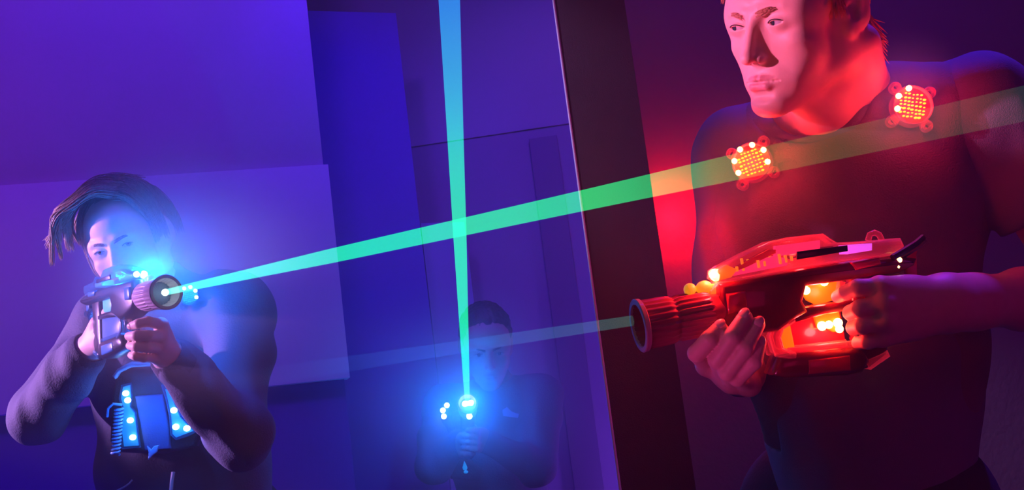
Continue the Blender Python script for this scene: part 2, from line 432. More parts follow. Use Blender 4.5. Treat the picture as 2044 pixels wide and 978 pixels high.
# ---- head, in its own frame: x to the person's left, -y forward, z up, eyes at z = 0
def head_prims(fd, T, k=1.0, jaw=1.0, open_l=1.0, open_r=1.0, nose=1.0):
    R = np.array(T.to_3x3()) / k
    def C(a, b, ra, rb=None): return Cone(xf(T, a), xf(T, b), ra * k, (ra if rb is None else rb) * k)
    def E(c, r, rot=None):
        RR = R if rot is None else R @ np.array(rot)
        return Ell(xf(T, c), np.array(r) * k, RR)
    ry = lambda a: Matrix.Rotation(rad(a), 3, 'Y'); rx = lambda a: Matrix.Rotation(rad(a), 3, 'X'); rz = lambda a: Matrix.Rotation(rad(a), 3, 'Z')
    A = lambda p, kk=0.02: fd.put(p, kk * k)
    B = lambda p, kk=0.01: fd.put(p, kk * k, sub=True)
    A(E((0, 0.018, 0.034), (0.0735, 0.092, 0.080)))                       # skull
    A(E((0, -0.040, 0.042), (0.060, 0.046, 0.050)), 0.03)                # forehead
    A(E((0, -0.036, -0.035), (0.053, 0.050, 0.062)), 0.03)               # upper jaw
    for s_ in (-1, 1):
        A(C((0.049 * s_ * jaw, 0.010, -0.062), (0.014 * s_, -0.072, -0.103), 0.0165, 0.0135), 0.022)   # jaw
        A(C((0.058 * s_, 0.012, -0.012), (0.050 * s_ * jaw, 0.010, -0.062), 0.016, 0.016), 0.02)
        A(E((0.044 * s_, -0.053, -0.026), (0.017, 0.021, 0.014), ry(20 * s_)), 0.02)           # cheekbone
        A(C((0.028 * s_, -0.058, -0.072), (0.039 * s_, -0.042, -0.046), 0.017, 0.021), 0.02)   # cheek
    A(E((0, -0.050, -0.085), (0.030, 0.032, 0.030)), 0.02)
    A(E((0, -0.0775, -0.104), (0.0175, 0.0125, 0.0125)), 0.016)          # chin
    A(E((0, -0.073, -0.0715), (0.026, 0.0155, 0.020)), 0.014)            # muzzle
    for s_ in (-1, 1):
        A(C((0.012 * s_, -0.0835, 0.0130), (0.040 * s_, -0.0735, 0.0155), 0.0075, 0.0075), 0.012)    # brow ridge
        B(E((0.031 * s_, -0.0965, -0.001), (0.019, 0.017, 0.0115)), 0.012)                           # socket
        A(E((0.031 * s_, -0.0715, -0.0015), (0.0165, 0.0138, 0.0132)), 0.006)                        # lids
    # nose
    A(C((0, -0.084, 0.010), (0, -0.1055, -0.036), 0.0060, 0.0068), 0.009)
    A(C((0, -0.074, 0.000), (0, -0.088, -0.040), 0.0085, 0.0120), 0.010)
    A(E((0, -0.1075, -0.0415), (0.0082, 0.0080, 0.0070)), 0.006)
    for s_ in (-1, 1):
        A(E((0.0102 * s_, -0.0945, -0.0440), (0.0056, 0.0090, 0.0060)), 0.005)
        B(E((0.0053 * s_, -0.1005, -0.0500), (0.0029, 0.0050, 0.0036)), 0.003)
        A(E((0.055 * s_, -0.042, 0.012), (0.013, 0.022, 0.024)), 0.020)           # temple
        A(E((0.0495 * s_, -0.0575, 0.006), (0.010, 0.015, 0.020)), 0.016)
    # mouth
    for s_ in (-1, 1):
        A(C((0.0045 * s_, -0.0918, -0.0685), (0.0240 * s_, -0.0800, -0.0728), 0.0036, 0.0016), 0.005)
    A(C((-0.010, -0.0893, -0.0790), (0.010, -0.0893, -0.0790), 0.0046, 0.0046), 0.006)
    for s_ in (-1, 1):
        A(C((0.010 * s_, -0.0895, -0.0792), (0.0215 * s_, -0.0805, -0.0748), 0.0048, 0.0022), 0.006)
        ml_ = [(0, -0.0925, -0.0732, .0016), (0.006, -0.0936, -0.0731, .0016), (0.011, -0.0931, -0.0731, .0016), (0.016, -0.0902, -0.0732, .0015), (0.021, -0.0866, -0.0734, .0013), (0.0262, -0.0828, -0.0738, .0010)]
        B([C((p[0] * s_, p[1], p[2]), (q[0] * s_, q[1], q[2]), p[3], q[3]) for p, q in zip(ml_, ml_[1:])], 0.0015)
    B(C((0, -0.0955, -0.0560), (0, -0.0970, -0.0620), 0.0018, 0.0022), 0.006)     # philtrum
    B(E((0, -0.0935, -0.0905), (0.016, 0.007, 0.0042)), 0.008)                    # below the lip
    # eye openings and upper lids
    for s_, op in ((-1, open_r), (1, open_l)):
        B(E((0.031 * s_, -0.0850, -0.0018), (0.0138, 0.0085, 0.0048 * op), ry(-4 * s_)), 0.0016)
        lid = lid_line(s_, op)
        A([C(lid[i], lid[i + 1], 0.0013, 0.0013) for i in range(len(lid) - 1)], 0.0016)
    # ears
    for s_ in (-1, 1):
        Rr = rz(-22 * s_) @ rx(12)
        A(E((0.0755 * s_, 0.022, 0.002), (0.0085, 0.019, 0.033), Rr), 0.006)
        A(E((0.0735 * s_, 0.010, -0.026), (0.007, 0.010, 0.012)), 0.008)
        B(E((0.0845 * s_, 0.018, 0.006), (0.0070, 0.0125, 0.023), Rr), 0.004)
        B(E((0.0795 * s_, 0.012, -0.006), (0.0085, 0.0085, 0.011), Rr), 0.004)
        A(C((0.0785 * s_, 0.024, -0.016), (0.0825 * s_, 0.026, 0.016), 0.0030, 0.0028), 0.004)
        A(E((0.0725 * s_, 0.004, -0.010), (0.0050, 0.0050, 0.0065)), 0.004)      # tragus

def lip_weight(v, T):
    """per vertex: 1 on the lips"""
    inv = np.array(T.inverted()); l = v @ inv[:3, :3].T + inv[:3, 3]
    m = (l[:, 1] < -0.072)
    up = np.clip(1 - ((l[:, 0] / 0.023) ** 2 + ((l[:, 2] + 0.0685) / 0.0050) ** 2), 0, 0.35) / 0.45
    dn = np.clip(1 - ((l[:, 0] / 0.021) ** 2 + ((l[:, 2] + 0.0785) / 0.0070) ** 2), 0, 0.35) / 0.45
    return np.where(m, np.maximum(up, dn), 0)

def set_attr(me, name, vals):
    at = me.attributes.new(name, 'FLOAT', 'POINT'); at.data.foreach_set('value', np.asarray(vals, np.float32))

def eyes(T, parent, look, iris=(0.05, 0.10, 0.16), k=1.0):
    white = mat('eye_white', (0.58, 0.55, 0.56), 0.15, coat=0.6); ir = mat('iris', iris, 0.1, coat=1.0); pu = mat('pupil', (0.004, 0.004, 0.004), 0.05, coat=1.0)
    for s_ in (-1, 1):
        m = MB(); c = T @ Vector((0.031 * s_, -0.0715, -0.0015)); r = 0.0126 * k
        d = (T.to_3x3() @ Vector(look)).normalized(); q = d.to_track_quat('Z', 'Y')
        n = 28; vs = []; fs = []; ths = [0, 0.10, 0.19, 0.2, 0.34, 0.46, 0.48, 0.7, 1.0, 1.4, 1.8, 2.3, 2.8, math.pi]
        for i, th in enumerate(ths):
            bul = 1.05 if th < 0.47 else 1.0
            for j in range(n):
                an = 2 * math.pi * j / n
                vs.append(c + q @ Vector((math.sin(th) * math.cos(an), math.sin(th) * math.sin(an), math.cos(th) * (bul))) * r)
        for i in range(len(ths) - 1):
            for j in range(n): fs.append([i * n + j, i * n + (j + 1) % n, (i + 1) * n + (j + 1) % n, (i + 1) * n + j])
        m.add(vs, fs); m.mi = []
        for i in range(len(ths) - 1): m.mi += [2 if ths[i + 1] <= 0.2 else (1 if ths[i + 1] <= 0.48 else 0)] * n
        m.build('eye', [white, ir, pu], parent, angle=None)

def strands(name, lines, r, material, parent, n=4):
    m = MB()
    for ln in lines:
        N = len(ln); m.tube(ln, [r * (0.55 + 0.45 * math.sin(math.pi * min(1, 0.25 + 0.75 * i / (N - 1)))) * (1 if i < N - 1 else 0.25) for i in range(N)], n)
    return m.build(name, material, parent, angle=None)

def brows(T, parent, material, k=1.0, op=0.8):
    for s_ in (-1, 1):
        L = []
        for i in range(150):
            u = random.random(); x = 0.010 + 0.036 * u
            z0 = 0.0095 + 0.0070 * math.sin(u * 2.3) - 0.005 * u * u + random.uniform(-0.0036, 0.0036) * (1 - 0.65 * u)
            y0 = -0.0930 + 0.003 * u + 0.020 * u * u
            a = Vector((s_ * x, y0, z0)); b = a + Vector((s_ * 0.0075, 0.0025, 0.0022 * (0.8 - u)))
            L.append([T @ a, T @ ((a + b) / 2 + Vector((0, -0.0008, 0.0003))), T @ b])
        strands('eyebrow', L, 0.00050 * k, material, parent)
        m = MB(); ln = [T @ Vector(p) for p in lid_line(s_, op, -0.0004, 0.0150)]
        m.tube(ln, [0.0004] + [0.00085] * (len(ln) - 2) + [0.0004], 6); m.build('eyelashes', M_lash, parent)

M_lash = mat('dark_lashes', (0.03, 0.015, 0.012), 0.6)

def lerp(a, b, t): return Vector(a) * (1 - t) + Vector(b) * t

# ------------------------------------------------------------------ the room
M_floor = mat('dark_floor_paint', (0.10, 0.10, 0.11), 0.5, bump=0.2, bscale=30, var=0.2)
M_wall = mat('grey_wall_paint', (0.42, 0.42, 0.43), 0.75, bump=0.15, bscale=120, var=0.06, vscale=3)
M_board = mat('pale_board', (0.62, 0.61, 0.62), 0.55, bump=0.1, bscale=50, var=0.07, vscale=4, stretch=(1, 1, 0.25))
M_board_hi = mat('plywood_board', (0.48, 0.46, 0.46), 0.6, bump=0.1, bscale=50, var=0.08, vscale=4)
M_dark = mat('dark_board', (0.10, 0.10, 0.115), 0.6, bump=0.1, bscale=60, var=0.1)
M_blue = mat('dark_blue_board', (0.11, 0.07, 0.30), 0.6, bump=0.1, bscale=60, var=0.08)  # blue light and shade of recess and wall foot put into the colour
M_black = mat('black_partition_laminate', (0.075, 0.05, 0.055), 0.42, bump=0.25, bscale=500, var=0.15, vscale=30)
M_edge = mat('pale_edge_band', (0.85, 0.82, 0.85), 0.35)
M_navy = mat('dark_plaster', (0.30, 0.27, 0.28), 0.7, bump=0.2, bscale=90, var=0.08)

def slab_wall(name, a, b, z0, z1, th, m, back=True, parent=None, bev=0.002):
    """upright panel whose front face runs from a to b (x, y), thickness th behind it"""
    a = Vector((a[0], a[1], 0)); b = Vector((b[0], b[1], 0)); t = (b - a).normalized(); n = Vector((-t.y, t.x, 0))
    rot = Matrix((t, n, Vector((0, 0, 1)))).transposed()
    c = (a + b) / 2 + n * th / 2; c.z = (z0 + z1) / 2
    mb = MB(); mb.box((0, 0, 0), ((b - a).length, th, z1 - z0), None, bev)
    o = mb.build(name, m, None, angle=30); o.location = c; o.rotation_euler = rot.to_euler()
    if parent is not None:
        o.parent = parent; o.matrix_parent_inverse = world_of(parent).inverted()
    else: o['kind'] = 'structure'
    return o

H = 3.3
f_ = MB(); f_.box((-0.3, 2.35, -0.05), (6.4, 6.1, 0.1)); o = f_.build('floor', M_floor); o['kind'] = 'structure'
f_ = MB(); f_.box((-0.3, 2.35, H + 0.05), (6.4, 6.1, 0.1)); o = f_.build('ceiling', M_dark); o['kind'] = 'structure'
slab_wall('wall_back', (-3.5, 5.3), (2.9, 5.3), 0, H, 0.1, M_wall)
slab_wall('wall_left', (-3.4, -0.7), (-3.4, 5.4), 0, H, 0.1, M_wall)
slab_wall('wall_right', (2.8, 5.4), (2.8, -0.7), 0, H, 0.1, M_navy)
slab_wall('wall_front', (2.9, -0.6), (-3.5, -0.6), 0, H, 0.1, M_navy)

def xy(px, py, d): p = P(px, py, d); return Vector((p.x, p.y))
def along(q, deg, L): return Vector((q.x + math.cos(rad(deg)) * L, q.y + math.sin(rad(deg)) * L))
# left board wall, receding to the right by 14.4 degrees
Q = xy(646, 335, 3.55); ZL = P(646, 331, 3.55).z
A = along(Q, 14.4, -2.45)
slab_wall('wall_left_partition', A, along(Q, 14.4, -0.0), ZL - 0.05, H, 0.06, M_board_hi)
n_ = Vector((math.sin(rad(14.4)), -math.cos(rad(14.4)))) * 0.018
ZB = P(612, 768, 3.5).z
slab_wall('wall_left_partition_low', A + n_, along(Q, 14.4, 0.012) + n_, ZB, ZL, 0.07, M_board)
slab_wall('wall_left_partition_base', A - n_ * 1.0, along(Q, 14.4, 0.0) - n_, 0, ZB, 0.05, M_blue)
sc_ = MB(); c_ = P(630, 349, 3.55); 
# panel corner screw
sq = Vector((n_.x, n_.y, 0)).normalized(); sc_.lathe([(0, 0.004), (0.003, 0.0065), (0.0045, 0.005)], Vector((c_.x, c_.y, c_.z)) - sq * 0.006, Vector((c_.x, c_.y, c_.z)) + sq, 16)
# dark door leaf behind the end of the board wall
D0 = xy(600, 250, 4.1); D1 = along(D0, 24, 0.46)
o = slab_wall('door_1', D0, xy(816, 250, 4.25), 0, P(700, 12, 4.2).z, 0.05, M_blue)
slab_wall('trim_1', xy(846, 500, 4.32), xy(934, 500, 4.4), 0, P(900, 440, 4.36).z, 0.05, mat('mid_board', (0.22, 0.26, 0.34), 0.6))
# back of the arena: high plain wall and lower boards of different tone
ZS = P(980, 262, 4.6).z
slab_wall('wall_rear_upper', xy(500, 262, 4.752), xy(1330, 262, 4.582), ZS, H, 0.06, mat('upper_wall_paint', (0.33, 0.32, 0.34), 0.7, bump=0.1, var=0.05, vscale=3))
slab_wall('wall_rear_lower', xy(500, 262, 4.76), xy(1330, 262, 4.59), 0, ZS, 0.05, mat('lower_wall_paint', (0.25, 0.24, 0.26), 0.7, bump=0.1, var=0.05, vscale=3))
M_b2 = mat('pale_rear_board', (0.60, 0.56, 0.58), 0.6, bump=0.08, var=0.05)
ZT = P(1000, 415, 4.6).z
slab_wall('trim_2', xy(932, 500, 4.62), xy(1083, 500, 4.59), 0, ZS - 0.06, 0.04, M_b2)
slab_wall('trim_3', xy(1085, 500, 4.55), xy(1142, 500, 4.54), 0, ZS - 0.04, 0.04, mat('dark_rear_post', (0.15, 0.14, 0.17), 0.6))
slab_wall('trim_4', xy(1144, 500, 4.56), xy(1300, 500, 4.53), 0, ZS - 0.06, 0.04, mat('pale_rear_board_end', (0.62, 0.60, 0.63), 0.6))
# black partition beside the right player, with its pale edge band
pa, pb = xy(1174, 489, 2.0), xy(1318, 489, 2.0)
div = slab_wall('wall_middle', pa, pb, 0, H, 0.045, M_black, bev=0.0015)
t_ = (pb - pa).normalized()
eb = MB(); s0 = Vector((pa.x, pa.y, 0)) - Vector((t_.x, t_.y, 0)) * 0.0022
pts = []
zs_ = [0, 0.4, 0.74, 0.755, 0.765, 0.775, 1.2, 1.6, 2.1, H]
for i in range(len(zs_)): pts.append(s0 + Vector((random.uniform(-0.0004, 0.0004) + (0.0022 if i == 4 else 0), 0, zs_[i])))
zc = P(1213, 742, 2.0).z
for i, p in enumerate(pts):
    pass
eb.tube(pts, 0.0021, 8)
o = eb.build('trim_5', M_edge); o['kind'] = 'structure'
# wall behind the right player
slab_wall('wall_right_rear', xy(1285, 489, 2.32), xy(2700, 489, 2.62), 0, H, 0.08, M_navy)

# ------------------------------------------------------------------ haze of the fog machine, filling the arena
hz = MB(); hz.box((-0.25, 2.3, 1.62), (6.05, 5.7, 3.22))
HAZE = hz.build('haze', [], None, smooth=False)
m = bpy.data.materials.new('haze'); m.use_nodes = True; nt = m.node_tree; nt.nodes.clear()
vs_ = nt.nodes.new('ShaderNodeVolumeScatter'); vs_.inputs['Color'].default_value = (0.95, 0.95, 1, 1); vs_.inputs['Density'].default_value = 0.042; vs_.inputs['Anisotropy'].default_value = 0.25
om = nt.nodes.new('ShaderNodeOutputMaterial'); nt.links.new(vs_.outputs[0], om.inputs['Volume'])
HAZE.data.materials.append(m)
tag(HAZE, 'thin fog machine haze hanging in the whole arena', 'haze', kind='stuff')

def puff(c, R, d0, label):  # fog ball added to give nearby lamps a halo
    mb = MB(Matrix.Translation(c)); mb.ball((0, 0, 0), 1.0, 32, R); o = mb.build('haze_puff', [])
    o.data.transform(Matrix.Translation(-Vector(c))); o.location = c
    m = bpy.data.materials.new('haze_puff'); m.use_nodes = True; nt = m.node_tree; nt.nodes.clear()
    tc = nt.nodes.new('ShaderNodeTexCoord'); mp = nt.nodes.new('ShaderNodeMapping'); mp.inputs['Scale'].default_value = [1 / q for q in R]
    nt.links.new(tc.outputs['Object'], mp.inputs[0])
    g = nt.nodes.new('ShaderNodeTexGradient'); g.gradient_type = 'QUADRATIC_SPHERE'; nt.links.new(mp.outputs[0], g.inputs[0])
    k = nt.nodes.new('ShaderNodeMath'); k.operation = 'MULTIPLY'; k.inputs[1].default_value = d0; nt.links.new(g.outputs['Fac'], k.inputs[0])
    v = nt.nodes.new('ShaderNodeVolumeScatter'); v.inputs['Color'].default_value = (1, 1, 1, 1); nt.links.new(k.outputs[0], v.inputs['Density'])
    om = nt.nodes.new('ShaderNodeOutputMaterial'); nt.links.new(v.outputs[0], om.inputs['Volume'])
    o.data.materials.append(m)
    return tag(o, label, 'haze', kind='stuff')
puff(P(368, 545, 2.24), (.31, .32, .30), 3.8, 'denser fog lit blue round the gun of the left player')
puff(P(920, 790, 3.45), (.44, .44, .40), 3.2, 'denser fog lit blue round the gun of the middle player')

puff(P(1500, 330, 1.49), (.12, .12, .12), 5.0, 'small fog ball added for the red halo of the lower chest sensor')  # stands in for camera bloom round the sensor
puff(P(1800, 205, 1.50), (.10, .10, .10), 4.0, 'small fog ball added for the red halo of the upper chest sensor')  # imitates bloom here too, no separate fog

# ------------------------------------------------------------------ laser beams: light cones in the haze
def beam_material(name):
    m = bpy.data.materials.new(name); m.use_nodes = True; nt = m.node_tree; nt.nodes.clear()
    at = nt.nodes.new('ShaderNodeAttribute'); at.attribute_name = 'power'
    e = nt.nodes.new('ShaderNodeEmission'); nt.links.new(at.outputs['Color'], e.inputs[0]); e.inputs[1].default_value = 1.0
    t = nt.nodes.new('ShaderNodeBsdfTransparent'); ad = nt.nodes.new('ShaderNodeAddShader'); o = nt.nodes.new('ShaderNodeOutputMaterial')
    nt.links.new(e.outputs[0], ad.inputs[0]); nt.links.new(t.outputs[0], ad.inputs[1]); nt.links.new(ad.outputs[0], o.inputs[0])
    m.cycles.emission_sampling = 'NONE'
    return m
M_beam = beam_material('laser_light')

def beam(name, a, b, prof, label, n=40):
    """prof: (t along the beam, radius in metres, emitted colour)"""
    a, b = Vector(a), Vector(b); ax = (b - a).normalized(); q = ax.to_track_quat('Z', 'Y'); N = 28
    vs = []; fs = []; col = []
    for i in range(n + 1):
        t = i / n
        for k in range(len(prof) - 1):
            if prof[k][0] <= t <= prof[k + 1][0] + 1e-9:
                u = (t - prof[k][0]) / (prof[k + 1][0] - prof[k][0]); r = prof[k][1] * (1 - u) + prof[k + 1][1] * u
                c = [prof[k][2][j] * (1 - u) + prof[k + 1][2][j] * u for j in range(3)]; break
        for j in range(N):
            an = 2 * math.pi * j / N
            vs.append(a.lerp(b, t) + q @ Vector((r * math.cos(an), r * math.sin(an), 0))); col.append((*c, 1))
    for i in range(n):
        for j in range(N): fs.append([i * N + j, i * N + (j + 1) % N, (i + 1) * N + (j + 1) % N, (i + 1) * N + j])
    me = raw_mesh(name, vs, fs)
    at = me.attributes.new('power', 'FLOAT_COLOR', 'POINT'); at.data.foreach_set('color', np.array(col, np.float32).ravel())
    o = obj_from(name, me, M_beam)
    return tag(o, label, 'laser beam', kind='thing')

B1a, B1b = P(328, 584, 2.2), P(2120, 190, 0.965)
B2a, B2b = P(933, 806, 3.52), P(895, -40, 1.55)
B3a, B3b = P(1262, 640, 1.43), P(440, 765, 1.30)
def extend(a, b, prof, k):
    """carry a beam on past its last measured point, thinning out to nothing"""
    q = [(t / k, r, c) for t, r, c in prof]; t, r, c = q[-1]
    dr = (prof[-1][1] - prof[0][1]) * (k - 1)
    return a, a + (b - a) * k, q + [(1, r + dr, (0, 0, 0))]
beam('laser_beam', *extend(B1a, B1b, [(0, 0.0050, (0.10, 0.62, 0.55)), (0.10, 0.0068, (0.03, 0.50, 0.34)), (0.35, 0.0105, (0.0, 0.38, 0.12)), (0.60, 0.0112, (0, 0.34, 0.07)), (0.70, 0.0118, (0.0, 0.27, 0.085)), (0.76, 0.0125, (0.0, 0.14, 0.03)), (0.83, 0.0132, (0.010, 0.030, 0.006)), (1, 0.0142, (0.003, 0.010, 0.010))], 1.5),
     'green laser beam slanting from the left player up across the picture')
beam('laser_beam', *extend(B2a, B2b, [(0, 0.0062, (0.08, 0.50, 0.50)), (0.15, 0.0088, (0.0, 0.42, 0.16)), (0.6, 0.0125, (0.0, 0.40, 0.10)), (0.76, 0.0128, (0, 0.33, 0.16)), (0.87, 0.0132, (0, 0.20, 0.24)), (1, 0.0140, (0, 0.10, 0.34))], 1.7),
     'green upright laser beam rising from the gun of the player in the middle')
beam('laser_beam', B3a, B3b, [(0, 0.0060, (0.010, 0.035, 0.030)), (0.25, 0.0066, (0.006, 0.026, 0.050)), (0.5, 0.0072, (0.003, 0.015, 0.055)), (0.75, 0.0085, (0.001, 0.005, 0.015)), (1, 0.0095, (0, 0, 0))],
     'faint blue laser beam leaving the muzzle of the red gun')

# ------------------------------------------------------------------ laser tag guns
def G2(px, py):
    """side-view outline of the gun, metres, from its long axis"""
    return (((1560 - px) * .985 + (py - 590) * .174) / 1667, ((1560 - px) * .174 - (py - 590) * .985) / 1667)
def GP(*pts): return [G2(*p) for p in pts]

M_gunblack = mat('gun_black_plastic', (0.020, 0.016, 0.018), 0.32, bump=0.08, bscale=300, coat=0.3)

def gun_matrix(origin, fwd_cam, up_cam=(0, 1, 0)):
    tow = lambda v: (CR * v[0] + CU * v[1] - fw * v[2])
    x = tow(fwd_cam).normalized(); z = tow(up_cam); z = (z - x * z.dot(x)).normalized(); y = z.cross(x)
    return Matrix.Translation(origin) @ Matrix((x, y, z)).transposed().to_4x4()

def make_gun(T, label, body, barrel, clear, led, led_s, core, lamp_col, lamp_w, group, strip, lugcol, display, guide, emitter=None, ring=None):
    root = thing('laser_gun', label, 'laser gun', T.translation, group)
    root.rotation_euler = T.to_euler()
    ring = ring or barrel
    B = lambda: MB(T)
    # receiver and frame
    m = B()
    m.prism(GP((1418, 566), (1500, 552), (1600, 535), (1700, 521), (1800, 512), (1838, 516), (1832, 530), (1800, 545), (1712, 556), (1600, 571), (1592, 600), (1604, 622), (1570, 640), (1540, 660), (1500, 662), (1440, 655), (1424, 640)), -0.021, 0.021, 0.006)
    m.build('receiver', body, root)
    m = B(); m.prism(GP((1430, 585), (1470, 578), (1474, 615), (1434, 625)), -0.0245, 0.0245, 0.003); m.build('side_plate', strip, root)
    m = B(); m.prism(GP((1690, 524), (1752, 513), (1756, 528), (1700, 540)), -0.0235, 0.0235, 0.003); m.build('side_plate', strip, root)
    m = B(); m.prism(GP((1568, 620), (1600, 612), (1700, 600), (1722, 600), (1722, 616), (1640, 628), (1568, 646)), -0.016, 0.016, 0.005); m.build('trigger_rail', body, root)
    c = [G2(*p) for p in ((1572, 632), (1545, 648), (1537, 672), (1546, 700), (1575, 712))]
    m = B(); m.tube([(x, 0.012, z) for x, z in c], 0.0075, 10); m.tube([(x, -0.012, z) for x, z in c], 0.0075, 10); m.prism(GP((1572, 628), (1545, 642), (1532, 670), (1540, 702), (1572, 716), (1580, 704), (1556, 692), (1550, 672), (1558, 656), (1576, 644)), -0.010, 0.010, 0.003)
    m.build('hand_guard', clear, root)
    m = B(); m.prism(GP((1542, 708), (1580, 700), (1700, 690), (1722, 694), (1738, 720), (1722, 742), (1690, 748), (1560, 752), (1530, 745)), -0.020, 0.020, 0.008); m.build('battery_tube', body, root)
    m = B(); m.prism(GP((1600, 715), (1690, 706), (1692, 738), (1602, 744)), -0.0215, 0.0215, 0.003); m.build('battery_cover', strip, root)
    m = B(); a, b2 = G2(1566, 699), G2(1706, 686); m.tube([(a[0], 0.012, a[1]), (b2[0], 0.012, b2[1])], 0.0045, 10); m.tube([(a[0], -0.012, a[1]), (b2[0], -0.012, b2[1])], 0.0045, 10); m.build('light_rod', clear, root)
    m = B(); m.prism(GP((1700, 545), (1770, 540), (1772, 600), (1782, 680), (1778, 708), (1740, 735), (1716, 738), (1712, 690), (1704, 620)), -0.014, 0.014, 0.007); m.build('grip', body, root)
    m = B(); m.prism(GP((1726, 720), (1776, 700), (1782, 712), (1740, 738)), -0.017, 0.017, 0.004); m.build('grip_base', clear, root)
    m = B(); t_ = [G2(*p) for p in ((1688, 562), (1684, 580), (1690, 600), (1698, 606))]; m.tube([(x, 0, z) for x, z in t_], [0.005, 0.005, 0.0045, 0.004], 10); m.build('trigger', clear, root)
    # barrel with ribbed collars, axis at z = -0.003
    z = -0.003; m = B(); a = (0.094, 0, z); b2 = (0.180, 0, z)
    m.lathe([(-0.02, 0.020), (-0.004, 0.022), (0.0, 0.026), (0.004, 0.0272), (0.037, 0.0272), (0.041, 0.0258), (0.0435, 0.0258), (0.046, 0.0275), (0.051, 0.0284), (0.0815, 0.0292), (0.0850, 0.0290), (0.0850, 0.0250), (0.060, 0.022), (0.058, 0.0)], a, b2, 120, caps=False, ribs=24, ribd=0.0018, ribrange=(0.0035, 0.0820))
    m.build('barrel', barrel, root, angle=50)
    m = B(); m.lathe([(0.0805, 0.0296), (0.0815, 0.0312), (0.0862, 0.0316), (0.0872, 0.0306), (0.0872, 0.0252), (0.083, 0.0248)], a, b2, 64, caps=False); m.build('muzzle_ring', ring, root)
    m = B(); m.lathe([(0.0595, 0.0215), (0.061, 0.0205), (0.063, 0.012), (0.0635, 0.001)], a, b2, 32, caps=False); m.build('lens', clear, root)
    if emitter:
        m = B(); m.ball((.1755, 0, z), 0.0062, 14, (1.2, 1, 1)); m.build('laser_emitter', emitter, root, angle=None)
    # clear canopy over the circuit board
    m = B()
    m.prism(GP((1411, 556), (1413, 541), (1428, 531), (1470, 510), (1528, 484), (1580, 474), (1640, 467), (1654, 476), (1670, 485), (1740, 481), (1806, 475), (1814, 490), (1808, 508), (1700, 522), (1600, 536), (1500, 553), (1425, 565)), -0.0185, 0.0185, 0.007)
    can = m.build('canopy', clear, root)
    m = B(); m.prism(GP((1440, 548), (1480, 524), (1530, 498), (1545, 499), (1545, 506), (1480, 535)), -0.006, 0.006, 0.001); m.build('circuit_board', strip, can)
    m = B()
    for i in range(9):
        q = G2(1462 + 15 * i, 541 - 2.6 * i); h = 0.006 + 0.003 * ((i * 7) % 4)
        m.box((q[0], 0.008 - 0.004 * (i % 3), q[1] + h * 0.4), (0.0028, 0.003, h), None, 0.0005)
    m.build('components', lugcol, can)
    m = B(); m.prism(GP((1545, 492), (1640, 480), (1640, 498), (1545, 513)), -0.004, 0.004, 0.001); m.prism(GP((1440, 543), (1540, 512), (1570, 516), (1570, 530), (1450, 552)), -.0045, .0045, .001); m.build('canopy_glow', guide, can)  # glowing bars added to imitate lamp light inside the canopy
    m = B(); m.prism(GP((1415, 543), (1440, 529), (1462, 538), (1450, 553), (1425, 560)), -.011, .011, .003); m.build('front_diffuser', core, can)
    m = B(); m.prism(GP((1688, 490), (1742, 486), (1742, 500), (1690, 508)), -0.010, 0.0165, 0.002); m.build('display', display, can)
    m = B(); m.prism(GP((1579, 503), (1685, 490), (1686, 502), (1578, 519)), 0.0165, 0.0205, 0.001); m.prism(GP((1579, 503), (1685, 490), (1686, 502), (1578, 519)), -0.0205, -0.0165, 0.001); m.build('name_plate', M_gunblack, can)
    c = [G2(*p) for p in ((1746, 480), (1750, 468), (1760, 464), (1770, 468), (1776, 479))]
    m = B(); m.tube([(x, 0, zz) for x, zz in c], 0.0038, 10); m.build('strap_loop', clear, root)
    # front lugs
    m = B(); q = G2(1396, 574); q2 = G2(1368, 577); q3 = G2(1408, 571)
    m.ball((q[0], 0.004, q[1]), 0.0095, 16, (1.1, 0.8, 0.9)); m.ball((q2[0], 0.002, q2[1]), 0.0075, 16, (1.0, 0.9, 1.0)); m.box((q3[0], 0.0, q3[1] - 0.004), (0.016, 0.014, 0.012), None, 0.003)
    m.build('front_lug', lugcol, root)
    m = B(); m.prism(GP((1404, 580), (1420, 562), (1455, 560), (1460, 578), (1440, 590), (1405, 592)), -0.017, 0.017, 0.004); m.build('front_mount', clear, root)
    m = B(); q = G2(1447, 576); m.lathe([(0, 0.0055), (0.036, 0.0055)], (q[0], -0.0185, q[1]), (q[0], 0.02, q[1]), 14); m.build('screw', M_gunblack, root)
    # rear strap lug and black loop
    m = B(); m.prism(GP((1826, 500), (1832, 490), (1846, 488), (1853, 496), (1850, 510), (1852, 552), (1826, 548)), -0.004, 0.004, 0.002); m.build('rear_lug', strip, root)
    lp = [G2(*p) for p in ((1776, 515), (1800, 503), (1830, 487), (1848, 474), (1852, 478), (1842, 490), (1812, 508), (1784, 522), (1770, 535), (1768, 526))]
    m = B(); m.tube([(x, 0.026 - 0.002 * i, zz) for i, (x, zz) in enumerate(lp)], 0.0042, 8); m.build('strap_loop', M_gunblack, root)
    # lamps
    for (px, py, y, r) in ((1420, 549, 0.004, 0.0075), (1423, 547, -0.009, 0.006), (1612, 580, 0.0, 0.0052), (1651, 563, 0.0, 0.0052), (1646, 651, 0.0, 0.0058), (1656, 648, 0.006, 0.005), (1680, 645, 0.0, 0.0058), (1680, 657, 0.004, 0.005), (1797, 520, 0.018, 0.004), (1794, 533, 0.018, 0.0035)):
        q = G2(px, py); m = B(); m.ball((q[0], y, q[1]), r, 12); m.build('led_lamp', led, root, angle=None)
    m = B(); m.prism(GP((1600, 574), (1648, 562), (1690, 557), (1692, 596), (1640, 610), (1618, 600)), -0.010, -0.006, 0.001); m.build('trigger_reflector', core, root)
